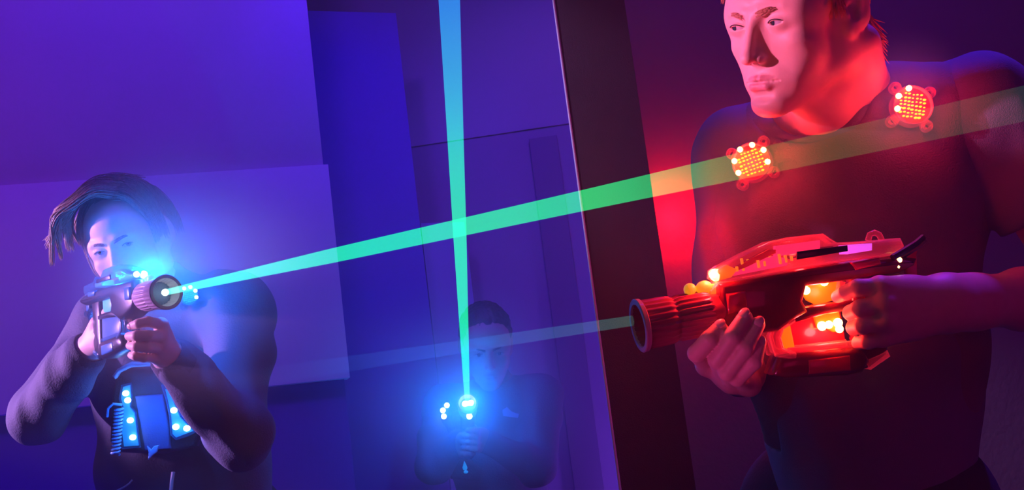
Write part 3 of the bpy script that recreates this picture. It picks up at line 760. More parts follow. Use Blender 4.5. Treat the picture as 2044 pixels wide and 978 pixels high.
    m = B(); m.prism(GP((1632, 630), (1686, 620), (1694, 662), (1674, 664), (1656, 655), (1640, 656)), -0.009, -0.004, 0.001); m.build('lamp_reflector', core, root)
    m = B(); m.prism(GP((1556, 650), (1575, 640), (1694, 618), (1706, 690), (1576, 702), (1556, 690)), -0.013, -0.010, 0.001); m.build('back_window', strip, root)
    m = B(); m.prism(GP((1560, 655), (1578, 645), (1588, 692), (1566, 696)), -0.006, 0.0, 0.001); m.build('lamp_reflector', core, root)
    for (px, py, y, k) in ((1410, 545, 0.012, 1.0), (1640, 585, 0.004, 0.30), (1645, 668, 0.010, 0.45), (1600, 498, 0.0, 1.0)):
        q = G2(px, py); light('POINT', 'led_glow', T @ Vector((q[0], y, q[1])), lamp_w * k, lamp_col, 0.008)
    return root

# ------------------------------------------------------------------ people
def TM(R, t): return Matrix((( *R[0], t[0]), (*R[1], t[1]), (*R[2], t[2]), (0, 0, 0, 1)))
def camR(x, y, z):
    """axes given in camera directions (right, up, toward the camera) as a 3x3 column matrix"""
    tow = lambda v: CR * v[0] + CU * v[1] - fw * v[2]
    x = tow(x).normalized(); y = tow(y); y = (y - x * y.dot(x)).normalized(); z = x.cross(y)
    return np.array(Matrix((x, y, z)).transposed())

def finger(fd, pts, radii, k=0.0022, ki=0.002):
    radii = [r * .90 for r in radii]
    pts = [P(*p) for p in pts]
    fd.put([Cone(pts[i], pts[i + 1], radii[i], radii[i + 1]) for i in range(len(pts) - 1)], k, ki)
    return pts

def nails(list_, material, parent):
    for tip, dip, nrm, r in list_:
        tip, dip = Vector(tip), Vector(dip); d = (tip - dip).normalized(); n = Vector(nrm); n = (n - d * n.dot(d)).normalized(); s_ = d.cross(n)
        q = Matrix((s_, d, n)).transposed()
        m = MB(); m.ball(tip + n * r * 0.72 + d * r * 0.1, r, 14, (0.66, 0.85, 0.30), q); m.build('fingernail', material, parent, angle=None)

M_trouser = mat('dark_trousers', (0.03, 0.03, 0.04), 0.8, bump=0.3, bscale=200)
M_shoe = mat('black_shoe', (0.03, 0.03, 0.03), 0.5)
def legs(root, hipL, hipR, m=None, ankL=None, ankR=None):
    fd_lo = np.minimum(np.array(hipL), np.array(hipR)); fd_hi = np.maximum(np.array(hipL), np.array(hipR))
    aL = Vector(ankL or (hipL.x + 0.03, hipL.y, 0.09)); aR = Vector(ankR or (hipR.x - 0.03, hipR.y, 0.09))
    pts = np.array([hipL, hipR, aL, aR])
    lo = pts.min(0) - 0.22; hi = pts.max(0) + 0.2
    fd = Field(axis((lo[0], hi[0], 0.011)), axis((lo[1], hi[1], 0.011)), axis((0.0, hi[2], 0.014)))
    for h, a in ((hipL, aL), (hipR, aR)):
        kn = (h + a) / 2 + Vector((0, -0.05, 0.02))
        fd.put(Cone(h, kn, 0.088, 0.062), 0.04); fd.put(Cone(kn, a, 0.062, 0.052), 0.03)
    fd.put(Cone(hipL + Vector((0, 0, 0.02)), hipR + Vector((0, 0, 0.02)), 0.115), 0.06)
    me, v = fd.mesh('trousers', 2); obj_from('trousers', me, m or M_trouser, root)
    for a in (aL, aR):
        mb = MB(); mb.ball((a.x, a.y - 0.06, 0.045), 0.06, 20, (0.75, 2.1, 0.75)); mb.box((a.x, a.y - 0.06, 0.012), (0.085, 0.25, 0.024), None, 0.011)
        mb.ball((a.x, a.y + 0.01, 0.085), 0.055, 16, (0.85, 1.0, 0.8)); mb.build('shoe', M_shoe, root)

# .................................................. right player
T1 = TM([[0.5905, 0.8054, -0.0511], [-0.7706, 0.544, -0.332], [-0.2396, 0.2354, 0.9419]], (0.4028, 1.5369, 1.5102)) @ Matrix.Rotation(rad(1.5), 4, 'Z')
SK1 = skin('fair_skin', (0.80, 0.50, 0.40), (0.62, 0.27, 0.26))
p1 = thing('person', 'person in a dark T-shirt with two glowing red chest sensors aiming a red gun', 'person', (P(1740, 960, 1.74).x, P(1740, 960, 1.74).y, 0))
gun1_T = gun_matrix(P(1560, 590, 1.47), (-.985, -.174, .20), (-.174, .985, 0.02))

shL, shR, nk = P(1962, 212, 1.66), P(1480, 312, 1.76), P(1668, 225, 1.69)
elL, wrL = P(2185, 590, 1.62), P(1888, 605, 1.462)
elR, wrR = P(1464, 690, 1.77), P(1478, 742, 1.53)
RT = camR((0.95, 0.20, 0.16), (-0.14, 0.95, 0.1), None)
chest, belly, hip = P(1700, 400, 1.71), P(1715, 700, 1.72), P(1738, 960, 1.76)
hL, hR = P(1830, 1050, 1.72), P(1640, 1050, 1.80)

lo = np.min(np.array([shR, elR, wrR, elL, hip, T1.translation]), 0); hi = np.max(np.array([shL, elL, wrL, T1.translation]), 0)
hx, hy, hz_ = T1.translation
fd = Field(axis((0.10, hx - 0.12, 0.0024), (hx - 0.12, hx + 0.12, 0.0013), (hx + 0.12, 0.86, 0.0030)),
           axis((1.30, hy - 0.13, 0.0024), (hy - 0.13, hy + 0.12, 0.0013), (hy + 0.12, 1.92, 0.0050)),
           axis((0.70, 1.00, 0.012), (1.00, 1.20, 0.0022), (1.20, hz_ - 0.14, 0.0032), (hz_ - 0.14, hz_ + 0.13, 0.0013)))
# trunk under the clothes, neck, arms
fd.put(Ell(chest, (.150, .150, .085), RT), 0.03); fd.put(Ell(belly, (.135, .19, .085), RT), 0.06)
fd.put(Cone(belly, hip, .11, .12), 0.05)
fd.put(Cone(nk, shL, .050, .050), 0.04); fd.put(Cone(nk, shR, .050, .050), 0.04)
hb = lambda *a: T1 @ Vector(a)
fd.put(Cone(hb(0, .030, -.030), nk + Vector((0, 0, -0.03)), .054, .060), 0.03)
fd.put(Cone(hb(0.052, .036, -.050), lerp(nk, shR, .12) + Vector((-0.02, -.052, -0.035)), .012, .012), 0.03)     # neck muscle
fd.put(Cone(hb(0.062, .045, -.050), lerp(nk, shL, .25) + Vector((0, 0, -.02)), .022, .030), 0.03)
fd.put(Cone(hb(0.0, -.022, -.100), lerp(nk, shR, .12) + Vector((0.0, -.062, -.03)), .020, .018), 0.03)
for s_, e_, w_ in ((shL, elL, wrL), (shR, elR, wrR)):
    fd.put(Cone(s_, e_, .052, .040), 0.02); fd.put(Cone(e_, w_, .041, .029), 0.02); fd.put(Cone(lerp(e_, w_, .12), lerp(e_, w_, .5), .042, .037), 0.02)
head_prims(fd, T1, 1.0, jaw=0.98, open_l=0.66, open_r=0.66)
# left hand on the grip
mc = [(1756, 574, 1.432), (1764, 607, 1.424), (1766, 641, 1.426), (1762, 674, 1.434)]
for q, r in zip(mc, (.0155, .0150, .0145, .0130)):
    fd.put(Cone(wrL, P(*q), .026, r - 0.001), 0.012)
fd.put(Ell(P(1815, 615, 1.450), (.036, .034, .017), camR((1, 0, .1), (0, 1, 0), None)), 0.02)
fd.put(Cone(wrL, P(1940, 603, 1.49), .030, .031), 0.02)
finger(fd, [mc[0], (1712, 574, 1.428), (1688, 584, 1.442), (1672, 592, 1.462)], [.0125, .0110, .0098, .0085])
finger(fd, [mc[1], (1716, 616, 1.424), (1698, 624, 1.448), (1712, 628, 1.478)], [.0130, .0115, .0102, .0088])
finger(fd, [mc[2], (1722, 650, 1.425), (1704, 654, 1.448), (1716, 656, 1.478)], [.0125, .0110, .0098, .0085])
finger(fd, [mc[3], (1732, 682, 1.433), (1714, 684, 1.452), (1724, 684, 1.476)], [.0112, .0098, .0088, .0078])
finger(fd, [(1838, 590, 1.475), (1775, 560, 1.505), (1735, 566, 1.512), (1706, 572, 1.512)], [.018, .0135, .0115, .0095], 0.014)
for q in mc[:3]: fd.put(Ell(P(q[0] + 2, q[1] - 1, q[2] - .008), (.0085, .0085, .0075)), 0.010)
# right hand under the fore-end, fingers coming up on the near side
f1 = finger(fd, [(1412, 728, 1.480), (1391, 705, 1.428), (1416, 676, 1.408), (1437, 655, 1.414)], [.0120, .0120, .0110, .0098])
f2 = finger(fd, [(1446, 748, 1.475), (1432, 718, 1.420), (1462, 672, 1.402), (1487, 634, 1.412)], [.0125, .0122, .0112, .0100])
f3 = finger(fd, [(1462, 762, 1.475), (1452, 742, 1.420), (1488, 694, 1.404), (1512, 648, 1.414)], [.0122, .0118, .0110, .0098])
f4 = finger(fd, [(1496, 768, 1.478), (1472, 755, 1.425), (1506, 722, 1.410), (1516, 684, 1.416)], [.0112, .0108, .0100, .0088])
for q in ((1412, 728, 1.480), (1446, 748, 1.475), (1462, 762, 1.475), (1496, 768, 1.478)): fd.put(Cone(wrR, P(*q), .024, .013), 0.012)
finger(fd, [(1470, 720, 1.52), (1440, 685, 1.525), (1420, 655, 1.515), (1405, 630, 1.505)], [.018, .0135, .0115, .0095], 0.014)
me, v = fd.mesh('body', 1); set_attr(me, 'lip', lip_weight(v, T1)); body1 = obj_from('body', me, SK1, p1); del fd
eyes(T1, p1, (-0.46, -1, -0.02), (0.03, 0.04, 0.05))
M_brow1 = mat('sandy_brow_hair', (0.42, 0.20, 0.10), 0.6); brows(T1, p1, M_brow1)
nm = mat('fingernail', (0.85, 0.55, 0.48), 0.25, coat=0.4)
tv = -fw
nails([(f1[3], f1[2], tv * 1 + CU * .5 - CR * .7, .0095), (f2[3], f2[2], tv * 1 + CU * .5 - CR * .7, .0098), (f3[3], f3[2], tv * 1 - CR * .2, .0095), (f4[3], f4[2], tv, .0085)], nm, p1)

# hair: cap with loose short locks
M_hair1 = mat('reddish_blond_hair', (0.62, 0.30, 0.13), 0.45, bump=0.4, bscale=160, stretch=(3, 3, 1))
def hair_cap(T, name, material, parent, size=(.0795, .098, .088), c=(0, .022, .038), cut=((0, -.108, -.02), (.085, .078, .082)), low=-.035, amp=.003, freq=170, k=1.0, extra=(), res=0.0028):
    R = np.array(T.to_3x3()) / k
    o = np.array(T.translation); fd = Field(axis((o[0] - .16, o[0] + .16, res)), axis((o[1] - .16, o[1] + .16, res)), axis((o[2] - .15, o[2] + .17, res)))
    fd.put(Wob(Ell(xf(T, c), np.array(size) * k, R), amp, freq), 0.0)
    for e in extra: fd.put(Ell(xf(T, e[0]), np.array(e[1]) * k, R), 0.012)
    fd.put(Ell(xf(T, cut[0]), np.array(cut[1]) * k, R), 0.006, sub=True)
    for s_ in (-1, 1): fd.put(Ell(xf(T, (s_ * .088, .012, -.015)), np.array((.030, .030, .042)) * k, R), 0.008, sub=True)
    fd.put(Slab(xf(T, (0, -.02, low - .06)), (.13 * k, .20 * k, .060 * k), R, 0.004), 0.006, sub=True)
    fd.put(Slab(xf(T, (0, -.09, low - .01)), (.13 * k, .09 * k, .045 * k), R, 0.004), 0.006, sub=True)
    me, v = fd.mesh(name, 1); return obj_from(name, me, material, parent)
hair1 = hair_cap(T1, 'hair', M_hair1, p1, low=-.062, cut=((0, -.112, -.016), (.081, .080, .070)))
L = []
for i in range(260):           # fringe over the brow line, temple and nape locks
    u = random.random()
    if i < 120:
        x = random.uniform(-.070, .068); z0 = .094 - 4 * x * x + random.uniform(-.008, .006); y0 = -.066 + 5.5 * x * x
        a = Vector((x, y0 + .03, z0 + .012)); b = Vector((x * 1.05, y0 - .012, z0 - .004)); c = Vector((x * 1.08 + random.uniform(-.012, .008), y0 - .010 + random.uniform(-.003, .006), z0 - random.uniform(.018, .036)))
    elif i < 170:
        s_ = random.choice((-1, 1)); a = Vector((s_ * .0715, -.012 + random.uniform(-.014, .010), .035)); b = a + Vector((s_ * .003, .004, -.025)); c = b + Vector((random.uniform(-.002, .004) * s_, random.uniform(-.006, .004), -random.uniform(.010, .024)))
    else:
        an = random.uniform(-1.25, 1.25); x = .070 * math.sin(an); y = .035 + .072 * math.cos(an) * .9; z = random.uniform(-.045, -.005)
        a = Vector((x, y, z)); b = a + Vector((.06 * x, .006, -.014)); c = b + Vector((.16 * x, random.uniform(.002, .016), -random.uniform(.006, .026)))
    L.append([T1 @ a, T1 @ ((a + b) / 2 + (b - a).orthogonal().normalized() * .001), T1 @ b, T1 @ ((b + c) / 2), T1 @ c])
for i in range(150):           # locks falling over the temples
    s_ = 1 if i < 95 else -1; y0 = random.uniform(-.058, -.022)
    x0 = .0605 + .10 * (y0 + .058) + random.uniform(-.001, .002)
    a = Vector((s_ * (x0 - .010), y0 + .006, .088)); b = Vector((s_ * (x0 + .002), y0 - .002, .060)); c = Vector((s_ * (x0 + .006 + random.uniform(-.001, .003)), y0 - random.uniform(.002, .012), .036 + random.uniform(-.008, .010)))
    L.append([T1 @ a, T1 @ ((a + b) / 2 + Vector((s_ * .004, 0, 0))), T1 @ b, T1 @ ((b + c) / 2 + Vector((s_ * .001, 0, 0))), T1 @ c])
strands('hair_strands', L, 0.0013, M_hair1, hair1)['kind'] = 'stuff'

# T-shirt and vest
M_shirt1 = mat('dark_grey_cotton', (0.20, 0.19, 0.26), 0.85, bump=0.35, bscale=700, var=0.08, vscale=20)
M_vest1 = mat('black_vest_fabric', (0.22, 0.18, 0.19), 0.8, bump=0.4, bscale=500, var=0.1, vscale=25)
fd = Field(axis((0.12, 1.02, 0.0042)), axis((1.34, 2.0, 0.0042)), axis((0.72, 1.56, 0.0042)))
fd.put(Wob(Ell(chest, (.188, .180, .112), RT), .006, 22), 0.03)
fd.put(Wob(Ell(belly, (.168, .215, .112), RT), .008, 24, 1.0), 0.06)
fd.put(Wob(Cone(belly, hip, .125, .145), .008, 22, 2.0), 0.05)
fd.put(Cone(lerp(nk, shL, .12) + Vector((0, 0, -.035)), shL, .060, .064), 0.05); fd.put(Cone(lerp(nk, shR, .12) + Vector((0, 0, -.040)), shR, .060, .064), 0.05)
fd.put(Wob(Cone(shL, lerp(shL, elL, .62), .066, .064), .005, 40), 0.03)
fd.put(Wob(Cone(shR, lerp(shR, elR, .80), .064, .058), .005, 40), 0.03)
for s_, e_, t in ((shL, elL, .58), (shR, elR, .76)):
    d = (e_ - s_).normalized(); c_ = lerp(s_, e_, t); fd.put(Slab(c_ + d * .10, (.10, .10, .10), np.array(d.to_track_quat('Z', 'Y').to_matrix()), .004), 0.004, sub=True)
# crew neck opening
nd = (hb(0, 0.0, -.06) - nk).normalized(); nq = np.array(nd.to_track_quat('Z', 'Y').to_matrix())
ncen = lerp(nk, shR, .10) + Vector((-.010, -.030, .012))
fd.put(Ell(ncen + nd * .045, (.070, .070, .070)), 0.010, sub=True)
me, v = fd.mesh('t_shirt', 2); shirt1 = obj_from('t_shirt', me, M_shirt1, p1)
fd = Field(axis((0.12, 0.92, 0.0040)), axis((1.36, 2.0, 0.0040)), axis((0.84, 1.50, 0.0040)))
fd.put(Wob(Ell(chest, (.192, .186, .122), RT), .005, 20, 3.0), 0.03)
fd.put(Wob(Ell(belly, (.176, .205, .122), RT), .007, 22, 4.0), 0.06)
fd.put(Cone(lerp(nk, shL, .34) + Vector((0, 0, -.020)), lerp(nk, shL, .70) + Vector((0, 0, -.006)), .068, .067), 0.04)
fd.put(Cone(lerp(nk, shR, .34) + Vector((0, 0, -.028)), lerp(nk, shR, .70) + Vector((0, 0, -.010)), .066, .065), 0.04)
for s_, e_ in ((shL, elL), (shR, elR)):
    o_ = (s_ - nk).normalized(); fd.put(Cone(s_ + o_ * .045 + Vector((0, 0, .12)), lerp(s_, e_, .9) + o_ * .035 - Vector((0, 0, .10)), .068, .072), 0.008, sub=True)
fd.put(Ell(ncen + nd * .050 , (.084, .084, .084)), 0.010, sub=True)
me, v = fd.mesh('vest', 2); vest1 = obj_from('vest', me, M_vest1, p1)
def surf(o, px, py, d0=0.6):
    """first point of mesh object o met by the ray through a pixel (objects built in world space)"""
    from mathutils.bvhtree import BVHTree
    me = o.data; W = world_of(o); t = BVHTree.FromPolygons([W @ v.co for v in me.vertices], [tuple(p.vertices) for p in me.polygons])
    d = (P(px, py, 1) - CAM).normalized(); h = t.ray_cast(CAM, d)
    return (h[0], h[1]) if h[0] is not None else (P(px, py, 1.55), -fw)

# glowing chest sensors: clear housing with four lugs, ring of lamps
def sensor(parent, c, n, roll, clear, core, led, lit, r=0.0262, lamp=None, plate=None):
    n = Vector(n).normalized(); u = (CU - n * CU.dot(n)).normalized(); s_ = u.cross(n)
    T = Matrix.Translation(c) @ Matrix((s_, u, n)).transposed().to_4x4() @ Matrix.Rotation(rad(roll), 4, 'Z')
    m = MB(T); m.lathe([(-.006, r * 1.02), (.006, r * 1.02), (.0095, r * 1.0), (.0115, r * .97), (.0115, r * .92), (.004, r * .90)], (0, 0, 0), (0, 0, 1), 40, caps=False)
    for i in range(4):
        a = rad(45 + 90 * i); q = Vector((math.cos(a), math.sin(a), 0)) * r * 1.20
        k = 20; vs = []; fs = []
        for z, ro in ((-.005, .0078), (.003, .0078), (.005, .0066)):
            for rr in (ro, .0036):
                for j in range(k): vs.append(q + Vector((rr * math.cos(2 * math.pi * j / k), rr * math.sin(2 * math.pi * j / k), z)))
        for z in range(2):
            for j in range(k):
                j2 = (j + 1) % k; o1 = z * 2 * k; o2 = o1 + 2 * k
                fs.append([o1 + j, o1 + j2, o2 + j2, o2 + j]); fs.append([o1 + k + j2, o1 + k + j, o2 + k + j, o2 + k + j2])
        for j in range(k):
            j2 = (j + 1) % k; fs.append([4 * k + j, 4 * k + j2, 5 * k + j2, 5 * k + j])
        m.add(vs, fs)
        m.box(q * .80, (.010, .012, .007), Matrix.Rotation(a, 3, 'Z'), .002)
    m.v, m.f = m.v, m.f
    base = m.build('sensor_housing', clear, parent)
    m = MB(T); m.cur = 0
    m.cur = 2; m.lathe([(.002, r * .90), (.0045, r * .90), (.005, r * .2), (.005, .0004)], (0, 0, 0), (0, 0, 1), 32); m.cur = 0
    for i in range(9):
        for j in range(9):
            x, y = (i - 4) * r * .19, (j - 4) * r * .19
            if x * x + y * y < (r * .72) ** 2: m.ball((x + random.uniform(-.0005, .0005), y + random.uniform(-.0005, .0005), .0068), random.uniform(.0011, .0020), 8, (1.2, .7, 1.6))
    k0 = len(m.v)
    m.cur = 1
    for i in range(8):
        if i not in lit: continue
        a = rad(22.5 + 45 * i); m.ball((math.cos(a) * r * .84, math.sin(a) * r * .84, .0125), .0040, 10)
    m.build('lamp_ring', [core, led, plate], parent)
    if lamp:
        light('POINT', 'led_glow', T @ Vector((-.004, .004, .030)), lamp[0], lamp[1], .012)

M_clear_red = clear_plastic('clear_plastic_on_red_side', (1.0, 0.45, 0.42), 0.10, 0.16, (1.0, 0.025, 0.07, 0.40))
M_led_red = glow('red_lamp', (1.0, 0.60, 0.16), 9.0, False)
M_core_red = mat('amber_diffuser', (0.8, 0.16, 0.01), 0.35, emit=(1.0, 0.17, 0.002), es=0.85)
M_amber = mat('amber_facets', (0.9, 0.4, 0.02), 0.3, emit=(1.0, 0.45, 0.005), es=2.6)
M_plate_red = mat('red_sensor_board', (0.45, 0.02, 0.02), 0.35)
for px, py, roll, lit, k in ((1505, 327, 20, (0, 1, 2, 3, 4, 7), 1.0), (1815, 216, -8, (2, 3, 4), 0.75)):
    c_, n_2 = surf(vest1, px, py)
    n_2 = (n_2 + (-fw) * 0.8).normalized()
    sensor(vest1, c_ + n_2 * .006, n_2, roll, M_clear_red, M_amber, M_led_red, lit, lamp=(0.55 * k, (1.0, 0.012, 0.04)), plate=M_plate_red)
legs(p1, hL, hR)
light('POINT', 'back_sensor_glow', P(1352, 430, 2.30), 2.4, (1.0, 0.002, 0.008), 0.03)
light('POINT', 'sleeve_red_fill', P(1366, 480, 1.68), 0.45, (1.0, 0.004, 0.02), 0.02)  # unseen red fill added for the sleeve, no sensor stands here

M_body_red = mat('red_gun_plastic', (0.20, 0.010, 0.035), 0.22, coat=0.5)
M_barrel = mat('barrel_red_plastic', (0.46, 0.07, 0.12), 0.26, coat=0.3)
M_ring = mat('pale_pink_rim', (0.85, 0.36, 0.46), 0.3, coat=0.3)
M_strip_red = mat('red_glossy_panel', (0.60, 0.02, 0.06), 0.25, coat=0.4)
M_lug = mat('yellow_lit_plastic', (0.95, 0.62, 0.12), 0.3, emit=(1.0, 0.35, 0.01), es=0.6)
M_glow_red = mat('pink_canopy_glow', (0.8, 0.1, 0.2), 0.3, emit=(1.0, 0.03, 0.16), es=1.0)
M_display = mat('violet_display', (0.5, 0.3, 0.9), 0.3, emit=(0.62, 0.10, 1.0), es=1.4)
make_gun(gun1_T, 'red glowing gun with ribbed barrel held by the player in dark T-shirt', M_body_red, M_barrel, M_clear_red, M_led_red, 9, M_core_red, (1.0, 0.03, 0.03), 0.9, 'laser tag guns', M_strip_red, M_lug, M_display, M_glow_red, None, M_ring)

# .................................................. left player
T2 = TM([[0.9767, 0.1168, -0.1801], [-0.1647, 0.9459, -0.2796], [0.1377, 0.3028, 0.9431]], (-0.7818, 2.4975, 1.5255))
SK2 = skin('pale_skin', (0.80, 0.56, 0.47), (0.62, 0.33, 0.31))
b2f = Vector((1.033, .197, 1.2)).normalized()
gun2_T = gun_matrix(B1a, tuple(b2f), (0.05, 1, 0))
gun2_T = gun2_T @ Matrix.Translation((-.172, 0, .003))
p2 = thing('person', 'person in a hooded jacket with swept hair aiming a blue-lit gun, elbow raised', 'person', (P(400, 1010, 2.8).x, P(400, 1010, 2.8).y, 0))
shR, shL, nk = P(205, 648, 2.72), P(468, 615, 2.64), P(310, 590, 2.70)
elR, wrR = P(78, 828, 2.56), P(176, 700, 2.455)
elL, wrL = P(478, 868, 2.50), P(336, 712, 2.335)
chest, belly, hip = P(350, 760, 2.72), P(370, 920, 2.78), P(395, 1020, 2.82)
RT2 = camR((1, 0.10, -0.10), (-0.09, 1, 0.14), None)
hb = lambda *a: T2 @ Vector(a)
hx, hy, hz_ = T2.translation
fd = Field(axis((-1.12, -0.98, .006), (-0.98, -0.55, .0026), (-.55, -.2, .006)),
           axis((2.12, 2.60, .0026), (2.60, 2.95, .006)), axis((0.85, 1.15, .010), (1.15, hz_ + .14, .0026)))
fd.put(Ell(chest, (.14, .16, .085), RT2), .03); fd.put(Cone(chest, hip, .10, .11), .05)
fd.put(Cone(nk, shL, .045, .045), .04); fd.put(Cone(nk, shR, .045, .045), .04)
fd.put(Cone(hb(0, .03, -.03), nk, .052, .056), .03)
for s_, e_, w_ in ((shL, elL, wrL), (shR, elR, wrR)):
    fd.put(Cone(s_, e_, .044, .036), .02); fd.put(Cone(e_, w_, .038, .026), .02)
head_prims(fd, T2, 1.0, open_l=0.75, open_r=0.75)
# right hand round the pistol grip, index along the frame
mc = [(193, 645, 2.418), (208, 660, 2.402), (206, 676, 2.406), (199, 692, 2.416)]
for q, r in zip(mc, (.014, .0135, .013, .012)): fd.put(Cone(wrR, P(*q), .024, r), .012)
finger(fd, [mc[0], (216, 620, 2.385), (231, 606, 2.372), (243, 598, 2.372)], [.0118, .0105, .0092, .0078])
finger(fd, [mc[1], (228, 645, 2.372), (247, 637, 2.384), (250, 640, 2.405)], [.0122, .0108, .0098, .0085])
finger(fd, [mc[2], (226, 668, 2.374), (245, 660, 2.386), (249, 661, 2.408)], [.0120, .0106, .0095, .0083])
finger(fd, [mc[3], (220, 688, 2.386), (236, 682, 2.396), (242, 680, 2.414)], [.0108, .0095, .0085, .0075])
finger(fd, [(196, 668, 2.46), (214, 632, 2.465), (228, 614, 2.46), (240, 606, 2.45)], [.016, .0125, .011, .009], .014)
# left hand wrapped round the fore-end
ml = [(322, 648, 2.285), (322, 672, 2.280), (318, 694, 2.283), (310, 714, 2.292)]
for q, r in zip(ml, (.014, .0135, .013, .012)): fd.put(Cone(wrL, P(*q), .024, r), .012)
g1 = finger(fd, [ml[0], (296, 642, 2.246), (276, 646, 2.240), (264, 650, 2.252)], [.0120, .0108, .0098, .0085])
g2 = finger(fd, [ml[1], (296, 670, 2.240), (272, 670, 2.236), (257, 671, 2.252)], [.0125, .0112, .0104, .0090])
g3 = finger(fd, [ml[2], (292, 693, 2.244), (272, 692, 2.238), (259, 690, 2.254)], [.0120, .0108, .0098, .0085])
g4 = finger(fd, [ml[3], (287, 714, 2.252), (270, 711, 2.246), (262, 709, 2.258)], [.0108, .0098, .0088, .0078])
finger(fd, [(318, 690, 2.32), (285, 668, 2.335), (262, 650, 2.325), (255, 640, 2.310)], [.016, .0125, .011, .009], .014)
me, v = fd.mesh('body', 1); set_attr(me, 'lip', lip_weight(v, T2)); obj_from('body', me, SK2, p2); del fd
eyes(T2, p2, (0.25, -1, 0.12), (0.10, 0.12, 0.14))
M_hair2 = mat('light_brown_hair', (0.36, 0.25, 0.18), 0.36, var=0.65, vscale=70, bump=0.4, bscale=150, stretch=(3, 3, 1))
brows(T2, p2, mat('brown_brow_hair', (0.12, 0.07, 0.05), 0.6))
nails([(g1[3], g1[2], tv, .0085)], nm, p2)
hair2 = hair_cap(T2, 'hair', M_hair2, p2, size=(.0785, .098, .085), c=(.0, .022, .040), cut=((0, -.112, -.018), (.080, .078, .084)), low=-.060, amp=.003, freq=120)
def smooth_line(pts):
    fine = []
    for k in range(len(pts) - 1):
        p0 = pts[max(k - 1, 0)]; p3 = pts[min(k + 2, len(pts) - 1)]
        for t in (0, .25, .5, .75):
            t2, t3 = t * t, t * t * t
            fine.append(0.5 * ((2 * pts[k]) + (pts[k + 1] - p0) * t + (2 * p0 - 5 * pts[k] + 4 * pts[k + 1] - p3) * t2 + (3 * pts[k] - p0 - 3 * pts[k + 1] + p3) * t3))
    return fine + [pts[-1]]
L = []
def lock(pts, n, sp0, sp1):
    """a lock of hair: n strands about a guide line, spread sp0 at the root and sp1 at the tip"""
    for _ in range(n):
        o0 = Vector((random.gauss(0, 1), random.gauss(0, 1), random.gauss(0, 1))); q = []
        o1 = o0 * .6 + Vector((random.gauss(0, 1), random.gauss(0, 1), random.gauss(0, 1))) * .4
        for i, p in enumerate(pts):
            t = i / (len(pts) - 1); q.append(Vector(p) + (o0 * (1 - t) + o1 * t) * (sp0 * (1 - t) + sp1 * t))
        L.append([T2 @ v for v in smooth_line(q)])
jit = lambda s: random.uniform(-s, s)
for i in range(30):            # swept from the parting over the top, flipping out at the person's right
    y0 = .075 - .135 * i / 29; f = min(1, max(0, (.045 - y0) / .085))
    top = .130 - 4.2 * (y0 - .012) ** 2
    r_ = .030 + jit(.006); dn = random.uniform(0, 1)
    lock([(r_, y0, top - .008), (r_ - .038, y0 - .016 * f, top + .004 + .004 * f), (-.046 + jit(.006), y0 - .026 * f - .006, top - .016 + .012 * f + jit(.005)), (-.082 + jit(.006), y0 - .030 * f - .006, top - .050 + .032 * f + jit(.006)), (-.096 - .016 * f + jit(.006), y0 - .026 * f, top - .080 + .036 * f + jit(.008)), (-.100 - .030 * f + jit(.008), y0 - .018 * f, top - .100 + (.036 - .050 * dn) * f + jit(.006))], 26, .0050, .0030)
for i in range(9):             # behind the right temple and cheek
    y0 = -.008 + .070 * i / 8
    lock([(-.076, y0, .060), (-.084, y0 - .002, .025), (-.087 + jit(.003), y0 - .004, -.010), (-.083 + jit(.004), y0 - .008, -.036 + jit(.008)), (-.076 + jit(.005), y0 - .010, -.055 + jit(.010))], 22, .004, .003)
for i in range(14):            # the person's left side, brushed back
    y0 = -.058 + .145 * i / 13
    top = .130 - 4.6 * (y0 - .012) ** 2
    lock([(.028, y0, top - .008), (.052, y0 - .002, top - .020), (.070, y0 + .006, top - .056), (.076, y0 + .012, .020), (.074, y0 + .016, -.010 + jit(.008))], 22, .0048, .003)
strands('hair_strands', L, 0.0011, M_hair2, hair2)['kind'] = 'stuff'

# jacket
M_jacket = mat('blue_grey_fleece', (0.105, 0.11, 0.16), 0.8, bump=0.3, bscale=260, var=0.08, vscale=18)
M_cuff = mat('dark_cuff', (0.06, 0.06, 0.09), 0.85, bump=0.5, bscale=300)
fd = Field(axis((-1.16, -0.25, .0050)), axis((2.22, 3.0, .0050)), axis((0.78, 1.52, .0050)))
fd.put(Wob(Ell(chest, (.185, .200, .118), RT2), .008, 20), .04)
fd.put(Wob(Ell(belly, (.190, .20, .130), RT2), .010, 22, 1), .06)
fd.put(Wob(Cone(belly, hip, .15, .165), .010, 22, 2), .06)
fd.put(Cone(nk + Vector((0, 0, -.02)), shL, .065, .072), .06); fd.put(Cone(nk + Vector((0, 0, -.03)), shR, .060, .066), .05)
fd.put(Wob(Cone(shL, elL, .078, .064), .012, 26, .5), .03); fd.put(Wob(Cone(elL, lerp(elL, wrL, .90), .064, .046), .010, 30, 1.5), .02)
fd.put(Wob(Cone(shR, elR, .066, .056), .008, 28, .7), .03); fd.put(Wob(Cone(elR, lerp(elR, wrR, .62), .059, .050), .008, 32, 2.5), .02); fd.put(Wob(Cone(lerp(elR, wrR, .60), lerp(elR, wrR, .88), .050, .045), .004, 40, 2.5), .012)
